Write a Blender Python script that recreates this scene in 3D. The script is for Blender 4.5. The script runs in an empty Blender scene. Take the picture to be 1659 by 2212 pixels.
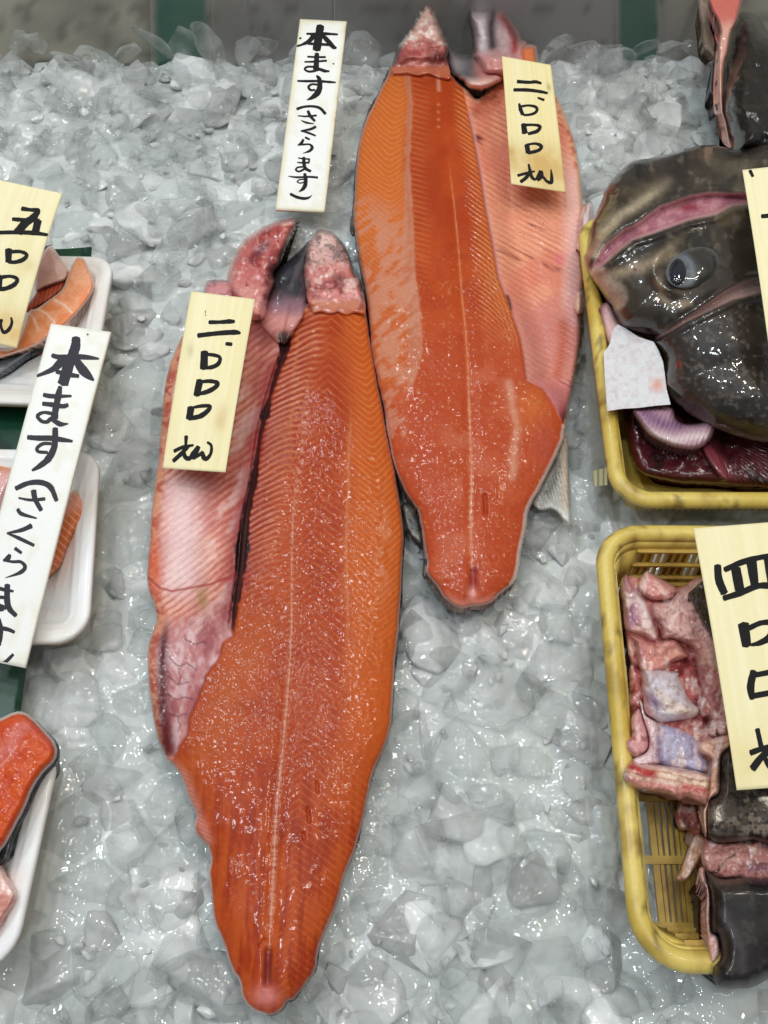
import bpy, bmesh, math, random
import numpy as np
from mathutils import Vector

random.seed(7)
RNG = np.random.default_rng(11)
SC = bpy.context.scene
COL = SC.collection

# ------------------------------------------------------------------ camera
H = 0.50                       # camera height over the ice, metres
TH = math.radians(62.0)        # pitch below the horizontal
FP = 1829.8                    # focal length in units of the 1659 x 2212 survey grid
W0, H0 = 1659.0, 2212.0
cam = bpy.data.cameras.new('camera')
cam.sensor_fit = 'VERTICAL'
cam.sensor_height = 36.0
cam.lens = 36.0 * FP / H0
cam.clip_start = 0.01
cam.clip_end = 50.0
cam_o = bpy.data.objects.new('camera', cam)
cam_o.location = (0, 0, H)
cam_o.rotation_euler = (math.pi / 2 - TH, 0, 0)
COL.objects.link(cam_o)
SC.camera = cam_o

# ------------------------------------------------------------------ light
world = bpy.data.worlds.new('World')
SC.world = world
world.use_nodes = True
bg = world.node_tree.nodes['Background']
bg.inputs[0].default_value = (0.93, 0.97, 1.0, 1)
bg.inputs[1].default_value = 0.24

def lamp(name, loc, size, power, color, target=(0, 0.35, 0)):
    l = bpy.data.lights.new(name, 'AREA')
    l.shape = 'DISK'
    l.size = size
    l.energy = power
    l.color = color
    o = bpy.data.objects.new(name, l)
    o.location = loc
    d = Vector(target) - Vector(loc)
    o.rotation_euler = d.to_track_quat('-Z', 'Y').to_euler()
    COL.objects.link(o)
    return o

COOL = (0.90, 0.96, 1.0)
WARM = (1.0, 0.90, 0.74)
for lx, ly, lz, lp, lc in [(-0.75, 0.95, 1.75, 3.6, COOL), (0.55, 1.15, 1.80, 3.2, WARM), (0.05, 0.75, 1.85, 3.6, COOL), (-0.35, 0.05, 1.75, 3.4, COOL),
                           (0.80, 0.30, 1.70, 2.6, WARM), (-1.05, 0.35, 1.60, 3.0, COOL), (-0.30, 1.45, 1.70, 3.2, COOL), (0.30, 0.35, 1.85, 3.0, WARM),
                           (-0.62, 0.50, 1.85, 3.2, COOL), (0.22, -0.30, 1.70, 2.8, COOL)]:
    lamp('ceiling_lamp', (lx, ly, lz), 0.13, lp, lc)

SC.view_settings.view_transform = 'Standard'
SC.view_settings.look = 'None'
SC.view_settings.gamma = 1.0
SC.view_settings.exposure = 0.08
SC.view_settings.use_curve_mapping = False
SC.render.engine = 'CYCLES'
SC.cycles.use_denoising = True
SC.cycles.sample_clamp_indirect = 1.2
SC.cycles.caustics_reflective = False
SC.cycles.blur_glossy = 1.0
SC.cycles.max_bounces = 7
SC.cycles.transmission_bounces = 5
SC.cycles.glossy_bounces = 3
SC.cycles.diffuse_bounces = 4
SC.cycles.transparent_max_bounces = 6

# ------------------------------------------------------------------ helpers
CS, SN = math.cos(TH), math.sin(TH)

def P(x, y, z):
    """survey grid position (x, y) at real height z -> world point(s)"""
    x, y, z = np.broadcast_arrays(np.asarray(x, float), np.asarray(y, float), np.asarray(z, float))
    u = (x - W0 / 2) / FP
    v = (y - H0 / 2) / FP
    dz = -SN - v * CS
    t = (z - H) / dz
    return np.stack([t * u, t * (CS - v * SN), z], -1)

def unP(X, Y, Z):
    dep = Y * CS - (Z - H) * SN
    return W0 / 2 + FP * X / dep, H0 / 2 - FP * (Y * SN + (Z - H) * CS) / dep

def S(r, g, b):
    c = np.array([r, g, b], float) / 255.0
    return np.where(c <= 0.04045, c / 12.92, ((c + 0.055) / 1.055) ** 2.4)

_LAT = np.random.default_rng(5).random((256, 256))

def vnoise(x, y, seed=0):
    x = np.asarray(x, float) + seed * 37.7
    y = np.asarray(y, float) + seed * 91.3
    xi = np.floor(x).astype(int); yi = np.floor(y).astype(int)
    fx = x - xi; fy = y - yi
    fx = fx * fx * (3 - 2 * fx); fy = fy * fy * (3 - 2 * fy)
    a = _LAT[xi % 256, yi % 256]; b = _LAT[(xi + 1) % 256, yi % 256]
    c = _LAT[xi % 256, (yi + 1) % 256]; d = _LAT[(xi + 1) % 256, (yi + 1) % 256]
    return (a * (1 - fx) + b * fx) * (1 - fy) + (c * (1 - fx) + d * fx) * fy

def fbm(x, y, scale, octv=3, seed=0):
    s = 0; a = 1; n = 0
    for i in range(octv):
        s = s + a * vnoise(x / scale * 2 ** i, y / scale * 2 ** i, seed + i * 3)
        n += a; a *= 0.5
    return s / n

def sst(a, b, x):
    t = np.clip((x - a) / (b - a), 0, 1)
    return t * t * (3 - 2 * t)

def mx(c, k, t):
    return c + (np.asarray(k) - c) * np.clip(t, 0, 1)[..., None]

def gauss(d, w):
    return np.exp(-(d / w) ** 2)

def lines(phase, w):
    f = phase - np.floor(phase)
    return np.exp(-((f - 0.5) / w) ** 2)

def prof(t):
    t = np.clip(t, 0, 1)
    return np.sqrt(np.clip(1 - (1 - t) ** 2, 0, 1))

def sdf(x, y, poly):
    """signed distance (inside +) and nearest boundary point"""
    p = np.asarray(poly, float)
    best = np.full(x.shape, 1e18); bx = np.zeros(x.shape); by = np.zeros(x.shape)
    ins = np.zeros(x.shape, bool)
    n = len(p)
    for i in range(n):
        x0, y0 = p[i]; x1, y1 = p[(i + 1) % n]
        ex, ey = x1 - x0, y1 - y0
        L = ex * ex + ey * ey + 1e-12
        t = np.clip(((x - x0) * ex + (y - y0) * ey) / L, 0, 1)
        qx = x0 + t * ex; qy = y0 + t * ey
        d = (x - qx) ** 2 + (y - qy) ** 2
        m = d < best
        best = np.where(m, d, best); bx = np.where(m, qx, bx); by = np.where(m, qy, by)
        if y0 != y1:
            c = ((y0 > y) != (y1 > y)) & (x < (x1 - x0) * (y - y0) / (y1 - y0) + x0)
            ins ^= c
    d = np.sqrt(best)
    return np.where(ins, d, -d), bx, by

def dline(x, y, pts):
    """distance to an open polyline and running parameter 0..1"""
    p = np.asarray(pts, float)
    best = np.full(np.shape(x), 1e18); par = np.zeros(np.shape(x))
    n = len(p) - 1
    for i in range(n):
        ex, ey = p[i + 1] - p[i]
        t = np.clip(((x - p[i][0]) * ex + (y - p[i][1]) * ey) / (ex * ex + ey * ey + 1e-12), 0, 1)
        d = (x - p[i][0] - t * ex) ** 2 + (y - p[i][1] - t * ey) ** 2
        m = d < best
        best = np.where(m, d, best); par = np.where(m, (i + t) / n, par)
    return np.sqrt(best), par

def smooth_poly(pts, sub=4, jitter=0.0, seed=1):
    p = np.asarray(pts, float); n = len(p); out = []
    for i in range(n):
        a, b, c, d = p[i - 1], p[i], p[(i + 1) % n], p[(i + 2) % n]
        for k in range(sub):
            t = k / sub
            out.append(0.5 * ((2 * b) + (-a + c) * t + (2 * a - 5 * b + 4 * c - d) * t * t + (-a + 3 * b - 3 * c + d) * t ** 3))
    o = np.array(out)
    if jitter:
        r = np.random.default_rng(seed)
        o = o + r.normal(0, jitter, o.shape)
    return o

def conv(o, s, pts):
    return [(o[0] + s * x, o[1] + s * y) for x, y in pts]

def link_mesh(name, verts, faces, mat, parent=None, cols=None, smooth=True):
    me = bpy.data.meshes.new(name)
    verts = np.asarray(verts, float)
    faces = [tuple(int(i) for i in f) for f in faces] if not isinstance(faces, np.ndarray) else faces
    if isinstance(faces, np.ndarray):
        nf, k = faces.shape
        me.vertices.add(len(verts)); me.vertices.foreach_set('co', verts.astype(np.float32).ravel())
        me.loops.add(nf * k); me.loops.foreach_set('vertex_index', faces.astype(np.int32).ravel())
        me.polygons.add(nf); me.polygons.foreach_set('loop_start', np.arange(0, nf * k, k, dtype=np.int32))
        me.update(calc_edges=True)
    else:
        me.from_pydata([tuple(v) for v in verts], [], faces)
    if smooth:
        me.polygons.foreach_set('use_smooth', np.ones(len(me.polygons), bool))
    if cols is not None:
        at = me.color_attributes.new('Col', 'FLOAT_COLOR', 'POINT')
        c = np.ones((len(verts), 4), np.float32); c[:, :3] = np.clip(cols, 0, 1)
        at.data.foreach_set('color', c.ravel())
    me.validate()
    if mat is not None:
        me.materials.append(mat)
    o = bpy.data.objects.new(name, me)
    COL.objects.link(o)
    if parent is not None:
        o.parent = parent
        o.matrix_parent_inverse = parent.matrix_world.inverted() if parent.type != 'EMPTY' else o.matrix_parent_inverse
    return o

def tag(o, label=None, cat=None, group=None, kind=None):
    if label: o['label'] = label
    if cat: o['category'] = cat
    if group: o['group'] = group
    if kind: o['kind'] = kind
    return o

def thing(name, label, cat, group=None):
    o = bpy.data.objects.new(name, None)
    COL.objects.link(o)
    return tag(o, label, cat, group)

COVER = []      # footprints that the ice chunks must stay clear of

def pillow(name, outline, zf, cf, mat, parent=None, res=3.0, base=0.0, sub=4, jitter=0.0, bottom=True, side=None, cover=False, under=0.45):
    """closed body with a traced outline, real height zf, its own base height and colour field cf"""
    poly = smooth_poly(outline, sub, jitter, seed=len(name) + abs(int(outline[0][0]))) if sub > 1 else np.asarray(outline, float)
    if cover: COVER.append(poly)
    x0, y0 = poly.min(0) - res * 2; x1, y1 = poly.max(0) + res * 2
    gx = np.arange(x0, x1 + res, res); gy = np.arange(y0, y1 + res, res)
    X, Y = np.meshgrid(gx, gy)
    d, bx, by = sdf(X, Y, poly)
    keep = d > -0.72 * res
    snap = keep & (d < 0.30 * res)
    X = np.where(snap, bx, X); Y = np.where(snap, by, Y); d = np.where(snap, 0, d)
    idx = -np.ones(X.shape, int); idx[keep] = np.arange(keep.sum())
    q = np.stack([idx[:-1, :-1], idx[1:, :-1], idx[1:, 1:], idx[:-1, 1:]], -1).reshape(-1, 4)
    q = q[(q >= 0).all(1)]
    x = X[keep]; y = Y[keep]; dd = d[keep]
    z = np.broadcast_to(zf(x, y, dd), x.shape) if callable(zf) else np.full(x.shape, zf)
    c = cf(x, y, dd) if callable(cf) else np.broadcast_to(np.asarray(cf), (len(x), 3))
    top = P(x, y, z)
    n = len(top)
    e = np.concatenate([q[:, [0, 1]], q[:, [1, 2]], q[:, [2, 3]], q[:, [3, 0]]])
    key = np.sort(e, 1); kk = key[:, 0] * n + key[:, 1]
    u, inv, cnt = np.unique(kk, return_inverse=True, return_counts=True)
    be = e[cnt[inv] == 1]
    b = base(x, y, dd) if callable(base) else np.full(n, float(base))
    b = np.minimum(b, z - 0.0004)
    ring = np.unique(be); rm = np.zeros(n, int); rm[ring] = np.arange(len(ring)); nr = len(ring)
    bot = top.copy(); bot[:, 2] = b
    if under and bottom:                           # undercut sides, like a lump resting on a smaller foot
        cen = top[:, :2].mean(0); rad = np.abs(top[:, :2] - cen).mean()
        k = np.clip(under * (z - b) / rad, 0, 0.3)[:, None]
        bot[:, :2] = bot[:, :2] + (cen - bot[:, :2]) * k
    sc = c[ring] if side is None else np.broadcast_to(np.asarray(side), (nr, 3))
    w0 = n; w1 = n + nr
    wall = np.stack([rm[be[:, 1]] + w0, rm[be[:, 0]] + w0, rm[be[:, 0]] + w1, rm[be[:, 1]] + w1], 1)
    verts = [top, top[ring], bot[ring]]; cols = [c, sc, sc]; faces = [q, wall]
    if bottom:
        verts.append(bot); cols.append(c); faces.append(q[:, ::-1] + n + 2 * nr)
    verts = np.concatenate(verts); cols = np.concatenate(cols); faces = np.concatenate(faces)
    used = np.zeros(len(verts), bool); used[faces.ravel()] = True
    remap = np.cumsum(used) - 1
    return link_mesh(name, verts[used], remap[faces], mat, parent, cols[used])

# ------------------------------------------------------------------ materials
def newmat(name):
    m = bpy.data.materials.new(name); m.use_nodes = True
    nt = m.node_tree
    return m, nt, nt.nodes['Principled BSDF']

def add_bump(nt, b, scale, strength, dist=0.001, detail=4.0, patchy=None):
    tc = nt.nodes.new('ShaderNodeTexCoord')
    nz = nt.nodes.new('ShaderNodeTexNoise')
    nz.inputs['Scale'].default_value = scale; nz.inputs['Detail'].default_value = detail
    nt.links.new(tc.outputs['Object'], nz.inputs['Vector'])
    bp = nt.nodes.new('ShaderNodeBump')
    bp.inputs['Strength'].default_value = strength; bp.inputs['Distance'].default_value = dist
    nt.links.new(nz.outputs['Fac'], bp.inputs['Height'])
    nt.links.new(bp.outputs['Normal'], b.inputs['Normal'])
    if patchy:                                   # relief is stronger in some patches than in others
        n2 = nt.nodes.new('ShaderNodeTexNoise'); n2.inputs['Scale'].default_value = patchy; n2.inputs['Detail'].default_value = 3
        nt.links.new(tc.outputs['Object'], n2.inputs['Vector'])
        mr = nt.nodes.new('ShaderNodeMapRange'); mr.inputs[1].default_value = 0.42; mr.inputs[2].default_value = 0.66
        mr.inputs[3].default_value = strength * 0.15; mr.inputs[4].default_value = strength
        nt.links.new(n2.outputs['Fac'], mr.inputs[0]); nt.links.new(mr.outputs[0], bp.inputs['Strength'])
    return nz, bp

def painted(name, rough=0.3, coat=0.0, sss=0.0, bump=(300, 0.3, 0.0006), spec=0.5, coat_rough=0.06, grain=0.10):
    m, nt, b = newmat(name)
    at = nt.nodes.new('ShaderNodeAttribute'); at.attribute_name = 'Col'
    tc = nt.nodes.new('ShaderNodeTexCoord')
    nz = nt.nodes.new('ShaderNodeTexNoise'); nz.inputs['Scale'].default_value = 420; nz.inputs['Detail'].default_value = 5
    nt.links.new(tc.outputs['Object'], nz.inputs['Vector'])
    mr = nt.nodes.new('ShaderNodeMapRange')
    mr.inputs[1].default_value = 0.25; mr.inputs[2].default_value = 0.75
    mr.inputs[3].default_value = 1 - grain; mr.inputs[4].default_value = 1 + grain
    nt.links.new(nz.outputs['Fac'], mr.inputs[0])
    mu = nt.nodes.new('ShaderNodeVectorMath'); mu.operation = 'SCALE'
    nt.links.new(at.outputs['Color'], mu.inputs[0]); nt.links.new(mr.outputs[0], mu.inputs['Scale'])
    nt.links.new(mu.outputs[0], b.inputs['Base Color'])
    b.inputs['Roughness'].default_value = rough
    b.inputs['Specular IOR Level'].default_value = spec
    b.inputs['Coat Weight'].default_value = coat
    b.inputs['Coat Roughness'].default_value = coat_rough
    if sss:
        b.inputs['Subsurface Weight'].default_value = sss
        b.inputs['Subsurface Radius'].default_value = (1.0, 0.35, 0.2)
        b.inputs['Subsurface Scale'].default_value = 0.004
    if bump:
        nz2, bp = add_bump(nt, b, *bump)
        if coat:
            nt.links.new(bp.outputs['Normal'], b.inputs['Coat Normal'])
    return m

M = {}
M['flesh'] = painted('wet salmon flesh', 0.45, 0.26, 0.05, (380, 0.32, 0.0009, 2.0, 20), coat_rough=0.10, spec=0.15)
M['meat'] = painted('wet raw fish meat', 0.45, 0.9, 0.10, (190, 0.75, 0.0014, 3.0, 60), spec=0.2, coat_rough=0.05)
M['dullskin'] = painted('wet dark block skin', 0.5, 0.35, 0.0, (110, 0.45, 0.0014, 3.0, 45), grain=0.35, coat_rough=0.12, spec=0.25)
M['skin'] = painted('wet fish skin', 0.30, 0.6, 0.0, (420, 0.5, 0.0008), grain=0.25)
M['darkskin'] = painted('slimy dark fish skin', 0.42, 0.9, 0.0, (60, 0.40, 0.0020), grain=0.18, coat_rough=0.05, spec=0.3)
M['paper'] = painted('wood veneer card', 0.75, 0.0, 0.0, (500, 0.10, 0.0002), spec=0.25, grain=0.02)
M['plastic_card'] = painted('white plastic card', 0.45, 0.0, 0.0, (300, 0.05, 0.0002), spec=0.3, grain=0.02)
M['foam'] = painted('white foam', 0.42, 0.15, 0.15, (900, 0.10, 0.0002), grain=0.02)
M['yellow'] = painted('old yellow plastic', 0.38, 0.1, 0.10, (200, 0.12, 0.0004), grain=0.07)
M['tissue'] = painted('wet tissue', 0.6, 0.1, 0.2, (900, 0.8, 0.0006), grain=0.06)
M['green'] = painted('dark green plastic', 0.30, 0.2, 0.0, (150, 0.15, 0.0006), grain=0.12)

m, nt, b = newmat('black brush ink')
b.inputs['Base Color'].default_value = (0.010, 0.009, 0.010, 1)
b.inputs['Roughness'].default_value = 0.65
b.inputs['Specular IOR Level'].default_value = 0.2
M['ink'] = m
m, nt, b = newmat('grey marker ink')
b.inputs['Base Color'].default_value = (0.026, 0.024, 0.034, 1)
b.inputs['Roughness'].default_value = 0.5
b.inputs['Specular IOR Level'].default_value = 0.25
M['ink2'] = m

def ice_material(name, trans_lo, trans_hi, base, rough, bumps, clear=0.0, ior=1.31, tint=False):
    m, nt, b = newmat(name)
    tc = nt.nodes.new('ShaderNodeTexCoord')
    geo = nt.nodes.new('ShaderNodeNewGeometry')
    oi = nt.nodes.new('ShaderNodeObjectInfo')
    add = nt.nodes.new('ShaderNodeVectorMath'); add.operation = 'ADD'
    sc = nt.nodes.new('ShaderNodeVectorMath'); sc.operation = 'SCALE'
    comb = nt.nodes.new('ShaderNodeCombineXYZ')
    for k in range(3): nt.links.new(oi.outputs['Random'], comb.inputs[k])
    sc.inputs['Scale'].default_value = 5.0
    nt.links.new(comb.outputs[0], sc.inputs[0])
    nt.links.new(geo.outputs['Position'], add.inputs[0]); nt.links.new(sc.outputs[0], add.inputs[1])
    nz = nt.nodes.new('ShaderNodeTexNoise'); nz.inputs['Scale'].default_value = 38; nz.inputs['Detail'].default_value = 3
    nt.links.new(add.outputs[0], nz.inputs['Vector'])
    mr = nt.nodes.new('ShaderNodeMapRange')
    mr.inputs[1].default_value = 0.35; mr.inputs[2].default_value = 0.68
    mr.inputs[3].default_value = trans_hi; mr.inputs[4].default_value = trans_lo
    nt.links.new(nz.outputs['Fac'], mr.inputs[0])
    nt.links.new(mr.outputs[0], b.inputs['Transmission Weight'])
    b.inputs['Base Color'].default_value = (*base, 1)
    b.inputs['Roughness'].default_value = rough
    b.inputs['IOR'].default_value = 1.31
    b.inputs['Specular IOR Level'].default_value = 0.7
    n2 = nt.nodes.new('ShaderNodeTexNoise'); n2.inputs['Scale'].default_value = bumps[0]; n2.inputs['Detail'].default_value = 1
    nt.links.new(add.outputs[0], n2.inputs['Vector'])
    bp = nt.nodes.new('ShaderNodeBump'); bp.inputs['Strength'].default_value = bumps[1]; bp.inputs['Distance'].default_value = 0.003
    nt.links.new(n2.outputs['Fac'], bp.inputs['Height'])
    nt.links.new(bp.outputs['Normal'], b.inputs['Normal'])
    if clear:
        tr = nt.nodes.new('ShaderNodeBsdfTransparent'); tr.inputs[0].default_value = (0.99, 0.997, 0.995, 1)
        ms = nt.nodes.new('ShaderNodeMixShader'); ms.inputs[0].default_value = clear
        nt.links.new(b.outputs[0], ms.inputs[1]); nt.links.new(tr.outputs[0], ms.inputs[2])
        nt.links.new(ms.outputs[0], nt.nodes['Material Output'].inputs['Surface'])
    b.inputs['IOR'].default_value = ior
    if tint:
        at = nt.nodes.new('ShaderNodeAttribute'); at.attribute_name = 'Col'
        nt.links.new(at.outputs['Color'], b.inputs['Base Color'])
    return m

M['ice'] = ice_material('clear wet ice', 0.60, 1.0, (0.985, 0.995, 0.99), 0.02, (130, 0.5), 0.62, 1.31)
M['icepack'] = ice_material('half clear packed ice', 0.0, 0.30, (0.74, 0.77, 0.765), 0.04, (110, 1.0), 0.0, 1.40, True)
M['icebed'] = ice_material('cloudy packed ice', 0.0, 0.0, (0.60, 0.64, 0.63), 0.04, (110, 1.0), 0.0, 1.40)

# ------------------------------------------------------------------ back panel
def box(name, c, s, mat, parent=None, rot=None, bevel=0.0):
    x, y, z = [k / 2 for k in s]
    bm = bmesh.new()
    bmesh.ops.create_cube(bm, size=1.0)
    for v in bm.verts:
        v.co = Vector((v.co.x * s[0], v.co.y * s[1], v.co.z * s[2]))
    if bevel:
        bmesh.ops.bevel(bm, geom=bm.edges[:], offset=bevel, segments=1, affect='EDGES')
    me = bpy.data.meshes.new(name); bm.to_mesh(me); bm.free()
    me.materials.append(mat)
    o = bpy.data.objects.new(name, me); COL.objects.link(o)
    o.location = c
    if rot: o.rotation_euler = rot
    if parent is not None: o.parent = parent
    return o

def steel(name, c1, c2, green=None):
    m, nt, b = newmat(name)
    tc = nt.nodes.new('ShaderNodeTexCoord')
    mp = nt.nodes.new('ShaderNodeMapping'); mp.inputs['Scale'].default_value = (9, 9, 3)
    nt.links.new(tc.outputs['Object'], mp.inputs[0])
    nz = nt.nodes.new('ShaderNodeTexNoise'); nz.inputs['Scale'].default_value = 3.5; nz.inputs['Detail'].default_value = 6
    nt.links.new(mp.outputs[0], nz.inputs['Vector'])
    cr = nt.nodes.new('ShaderNodeValToRGB')
    cr.color_ramp.elements[0].position = 0.3; cr.color_ramp.elements[1].position = 0.7
    cr.color_ramp.elements[0].color = (*c1, 1); cr.color_ramp.elements[1].color = (*c2, 1)
    nt.links.new(nz.outputs['Fac'], cr.inputs[0])
    src = cr.outputs[0]
    # water spots
    vo = nt.nodes.new('ShaderNodeTexNoise'); vo.inputs['Scale'].default_value = 55; vo.inputs['Detail'].default_value = 3
    nt.links.new(tc.outputs['Object'], vo.inputs['Vector'])
    m2 = nt.nodes.new('ShaderNodeMapRange'); m2.inputs[1].default_value = 0.66; m2.inputs[2].default_value = 0.74
    m2.inputs[3].default_value = 0.0; m2.inputs[4].default_value = 0.55
    nt.links.new(vo.outputs['Fac'], m2.inputs[0])
    mix = nt.nodes.new('ShaderNodeMix'); mix.data_type = 'RGBA'
    nt.links.new(m2.outputs[0], mix.inputs['Factor'])
    nt.links.new(src, mix.inputs['A']); mix.inputs['B'].default_value = (0.12, 0.12, 0.11, 1)
    nt.links.new(mix.outputs['Result'], b.inputs['Base Color'])
    b.inputs['Metallic'].default_value = 0.1
    b.inputs['Roughness'].default_value = 0.35
    return m

M['steel_warm'] = steel('dull steel warm', (0.50, 0.475, 0.41), (0.64, 0.61, 0.53))
M['steel'] = steel('dull steel grey', (0.38, 0.37, 0.365), (0.50, 0.485, 0.475))
M['band'] = steel('green reflection band', (0.03, 0.15, 0.11), (0.055, 0.21, 0.16))  # reflection in the steel given as a green base colour

YB = 0.80
def bx_at(px):                       # x on the back wall for a survey column near its foot
    return float(P(px, 60, 0.0)[0] * YB / P(px, 60, 0.0)[1])

panel = bpy.data.objects.new('back_panel', None); COL.objects.link(panel)
tag(panel, 'grey steel back panel of the display case behind the ice', 'panel', kind='structure')
def wall_pt(px, py):
    d = P(px, py, 0.0) - np.array([0, 0, H]); t = YB / d[1]
    return np.array([d[0] * t, H + d[2] * t])
M['wall'] = painted('dull steel sheet', 0.36, 0.0, 0.0, (60, 0.08, 0.0006), spec=0.5, grain=0.05)
def wall_board(name, pa, pb, green, y_off=0.0):
    (xa0, za0), (xa1, za1) = wall_pt(pa, 110), wall_pt(pa, 0); (xb0, zb0), (xb1, zb1) = wall_pt(pb, 110), wall_pt(pb, 0)
    nu, nv = 40, 40
    u, v = np.meshgrid(np.linspace(0, 1, nu), np.linspace(0, 1, nv)); u = u.ravel(); v = v.ravel()
    z = -0.06 + v * 0.36
    xa = xa0 + (xa1 - xa0) * (z - za0) / (za1 - za0); xb = xb0 + (xb1 - xb0) * (z - zb0) / (zb1 - zb0)
    x = xa + (xb - xa) * u
    F = np.stack([x, np.full_like(x, YB + y_off), z], 1); B = F + np.array([0, 0.008, 0])
    px = pa + (pb - pa) * u
    n = fbm(x * 1000, z * 1000, 60, 4, 3); n2 = fbm(x * 1000, z * 1000, 12, 3, 6)
    warm = sst(620, 300, px) + sst(1380, 1560, px)
    g = np.broadcast_to(S(158, 155, 153), x.shape + (3,)).copy()
    g = mx(g, S(190, 184, 168), warm)
    g = mx(g, S(120, 117, 114), sst(0.45, 0.7, n) * 0.6)
    g = mx(g, S(96, 92, 84), sst(0.64, 0.74, n2) * 0.5)
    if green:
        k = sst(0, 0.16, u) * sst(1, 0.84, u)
        g = mx(g, S(62, 112, 96), k * (0.85 + 0.3 * (n - 0.5)))  # green reflection painted into the panel colour, soft at both sides
    N = nu * nv; gi = np.arange(N).reshape(nv, nu)
    q = np.stack([gi[:-1, :-1], gi[:-1, 1:], gi[1:, 1:], gi[1:, :-1]], -1).reshape(-1, 4)
    rim = np.concatenate([gi[0, :-1], gi[:-1, -1], gi[-1, :0:-1], gi[:0:-1, 0]])
    w = np.stack([np.roll(rim, -1), rim, rim + N, np.roll(rim, -1) + N], 1)
    return link_mesh(name, np.concatenate([F, B]), np.concatenate([q, w, q[:, ::-1] + N]), M['wall'], panel, np.concatenate([g, g]), smooth=False)
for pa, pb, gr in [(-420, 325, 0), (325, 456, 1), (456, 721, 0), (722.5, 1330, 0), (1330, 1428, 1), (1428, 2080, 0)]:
    wall_board('green_reflection_band' if gr else 'steel_panel', pa, pb, gr)

# ------------------------------------------------------------------ salmon A (fish lying lower, with the blood line)
A_OUT = [(663, 655), (700, 650), (740, 650), (780, 640), (787, 650), (790, 661), (798, 727), (812, 801), (827, 882), (844, 974), (857, 1043),
         (867, 1108), (872, 1164), (868, 1237), (864, 1329), (855, 1421), (849, 1494), (845, 1560), (834, 1605), (816, 1645),
         (803, 1680), (795, 1716), (780, 1787), (764, 1843), (744, 1889), (728, 1951), (705, 2006), (688, 2052), (680, 2098),
         (662, 2124), (636, 2157), (620, 2163), (610, 2180), (587, 2193), (561, 2188), (535, 2173), (522, 2147), (517, 2121),
         (499, 2091), (486, 2049), (473, 2016), (463, 1993), (458, 1951), (451, 1885), (455, 1853), (447, 1827), (429, 1810),
         (420, 1787), (424, 1761), (411, 1732), (399, 1699), (388, 1673), (371, 1650), (358, 1637), (349, 1614), (339, 1591),
         (331, 1550), (322, 1476), (318, 1414), (329, 1366), (338, 1340), (334, 1311), (321, 1274), (318, 1237), (323, 1164),
         (327, 1108), (334, 1046), (340, 1010), (345, 955), (351, 882), (360, 815), (373, 771), (393, 727), (415, 690),
         (450, 662), (500, 652), (548, 676), (590, 700), (612, 730), (628, 712), (640, 690)]
A_CX = ([650, 874, 988, 1036, 1108, 1182, 1347, 1402, 1476, 1550, 1623, 1678, 1722, 1787, 1853, 1918, 1983, 2049, 2081, 2200],
        [672, 658, 648, 640, 633, 631, 630, 628, 623, 617, 610, 605, 600, 595, 592, 589, 585, 581, 579, 575])
A_BL = ([640, 720, 757, 830, 882, 937, 1039, 1108, 1164, 1237, 1311, 1358, 1373, 1388, 1414, 1458, 1505, 1531, 1568, 1605, 1638, 1660],
        [632, 612, 612, 588, 573, 560, 545, 529, 522, 516, 505, 500, 504, 480, 476, 445, 426, 415, 408, 393, 371, 340])
A_BD = ([650, 698, 882, 1043, 1200, 1384, 1560, 1700, 2200], [742, 748, 758, 753, 748, 751, 740, 720, 640])

def A_f(y):
    return np.interp(y, *A_CX), np.interp(y, *A_BL), np.interp(y, *A_BD)

RIGHT_A = ([650, 727, 801, 882, 974, 1043, 1108, 1164, 1237, 1329, 1421, 1494, 1560, 1645, 1716, 1787, 1889, 2006, 2098, 2200],
           [788, 798, 812, 827, 844, 857, 867, 872, 868, 864, 855, 849, 845, 816, 795, 780, 744, 705, 680, 600])

def A_belly(x, y):
    bl = np.interp(y, *A_BL) + 5 * (fbm(x, y, 18, 2, 3) - 0.5) * sst(1360, 1400, y) * 2
    return sst(-3, 3, bl - x) * (1 - sst(1640, 1660, y))

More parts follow.
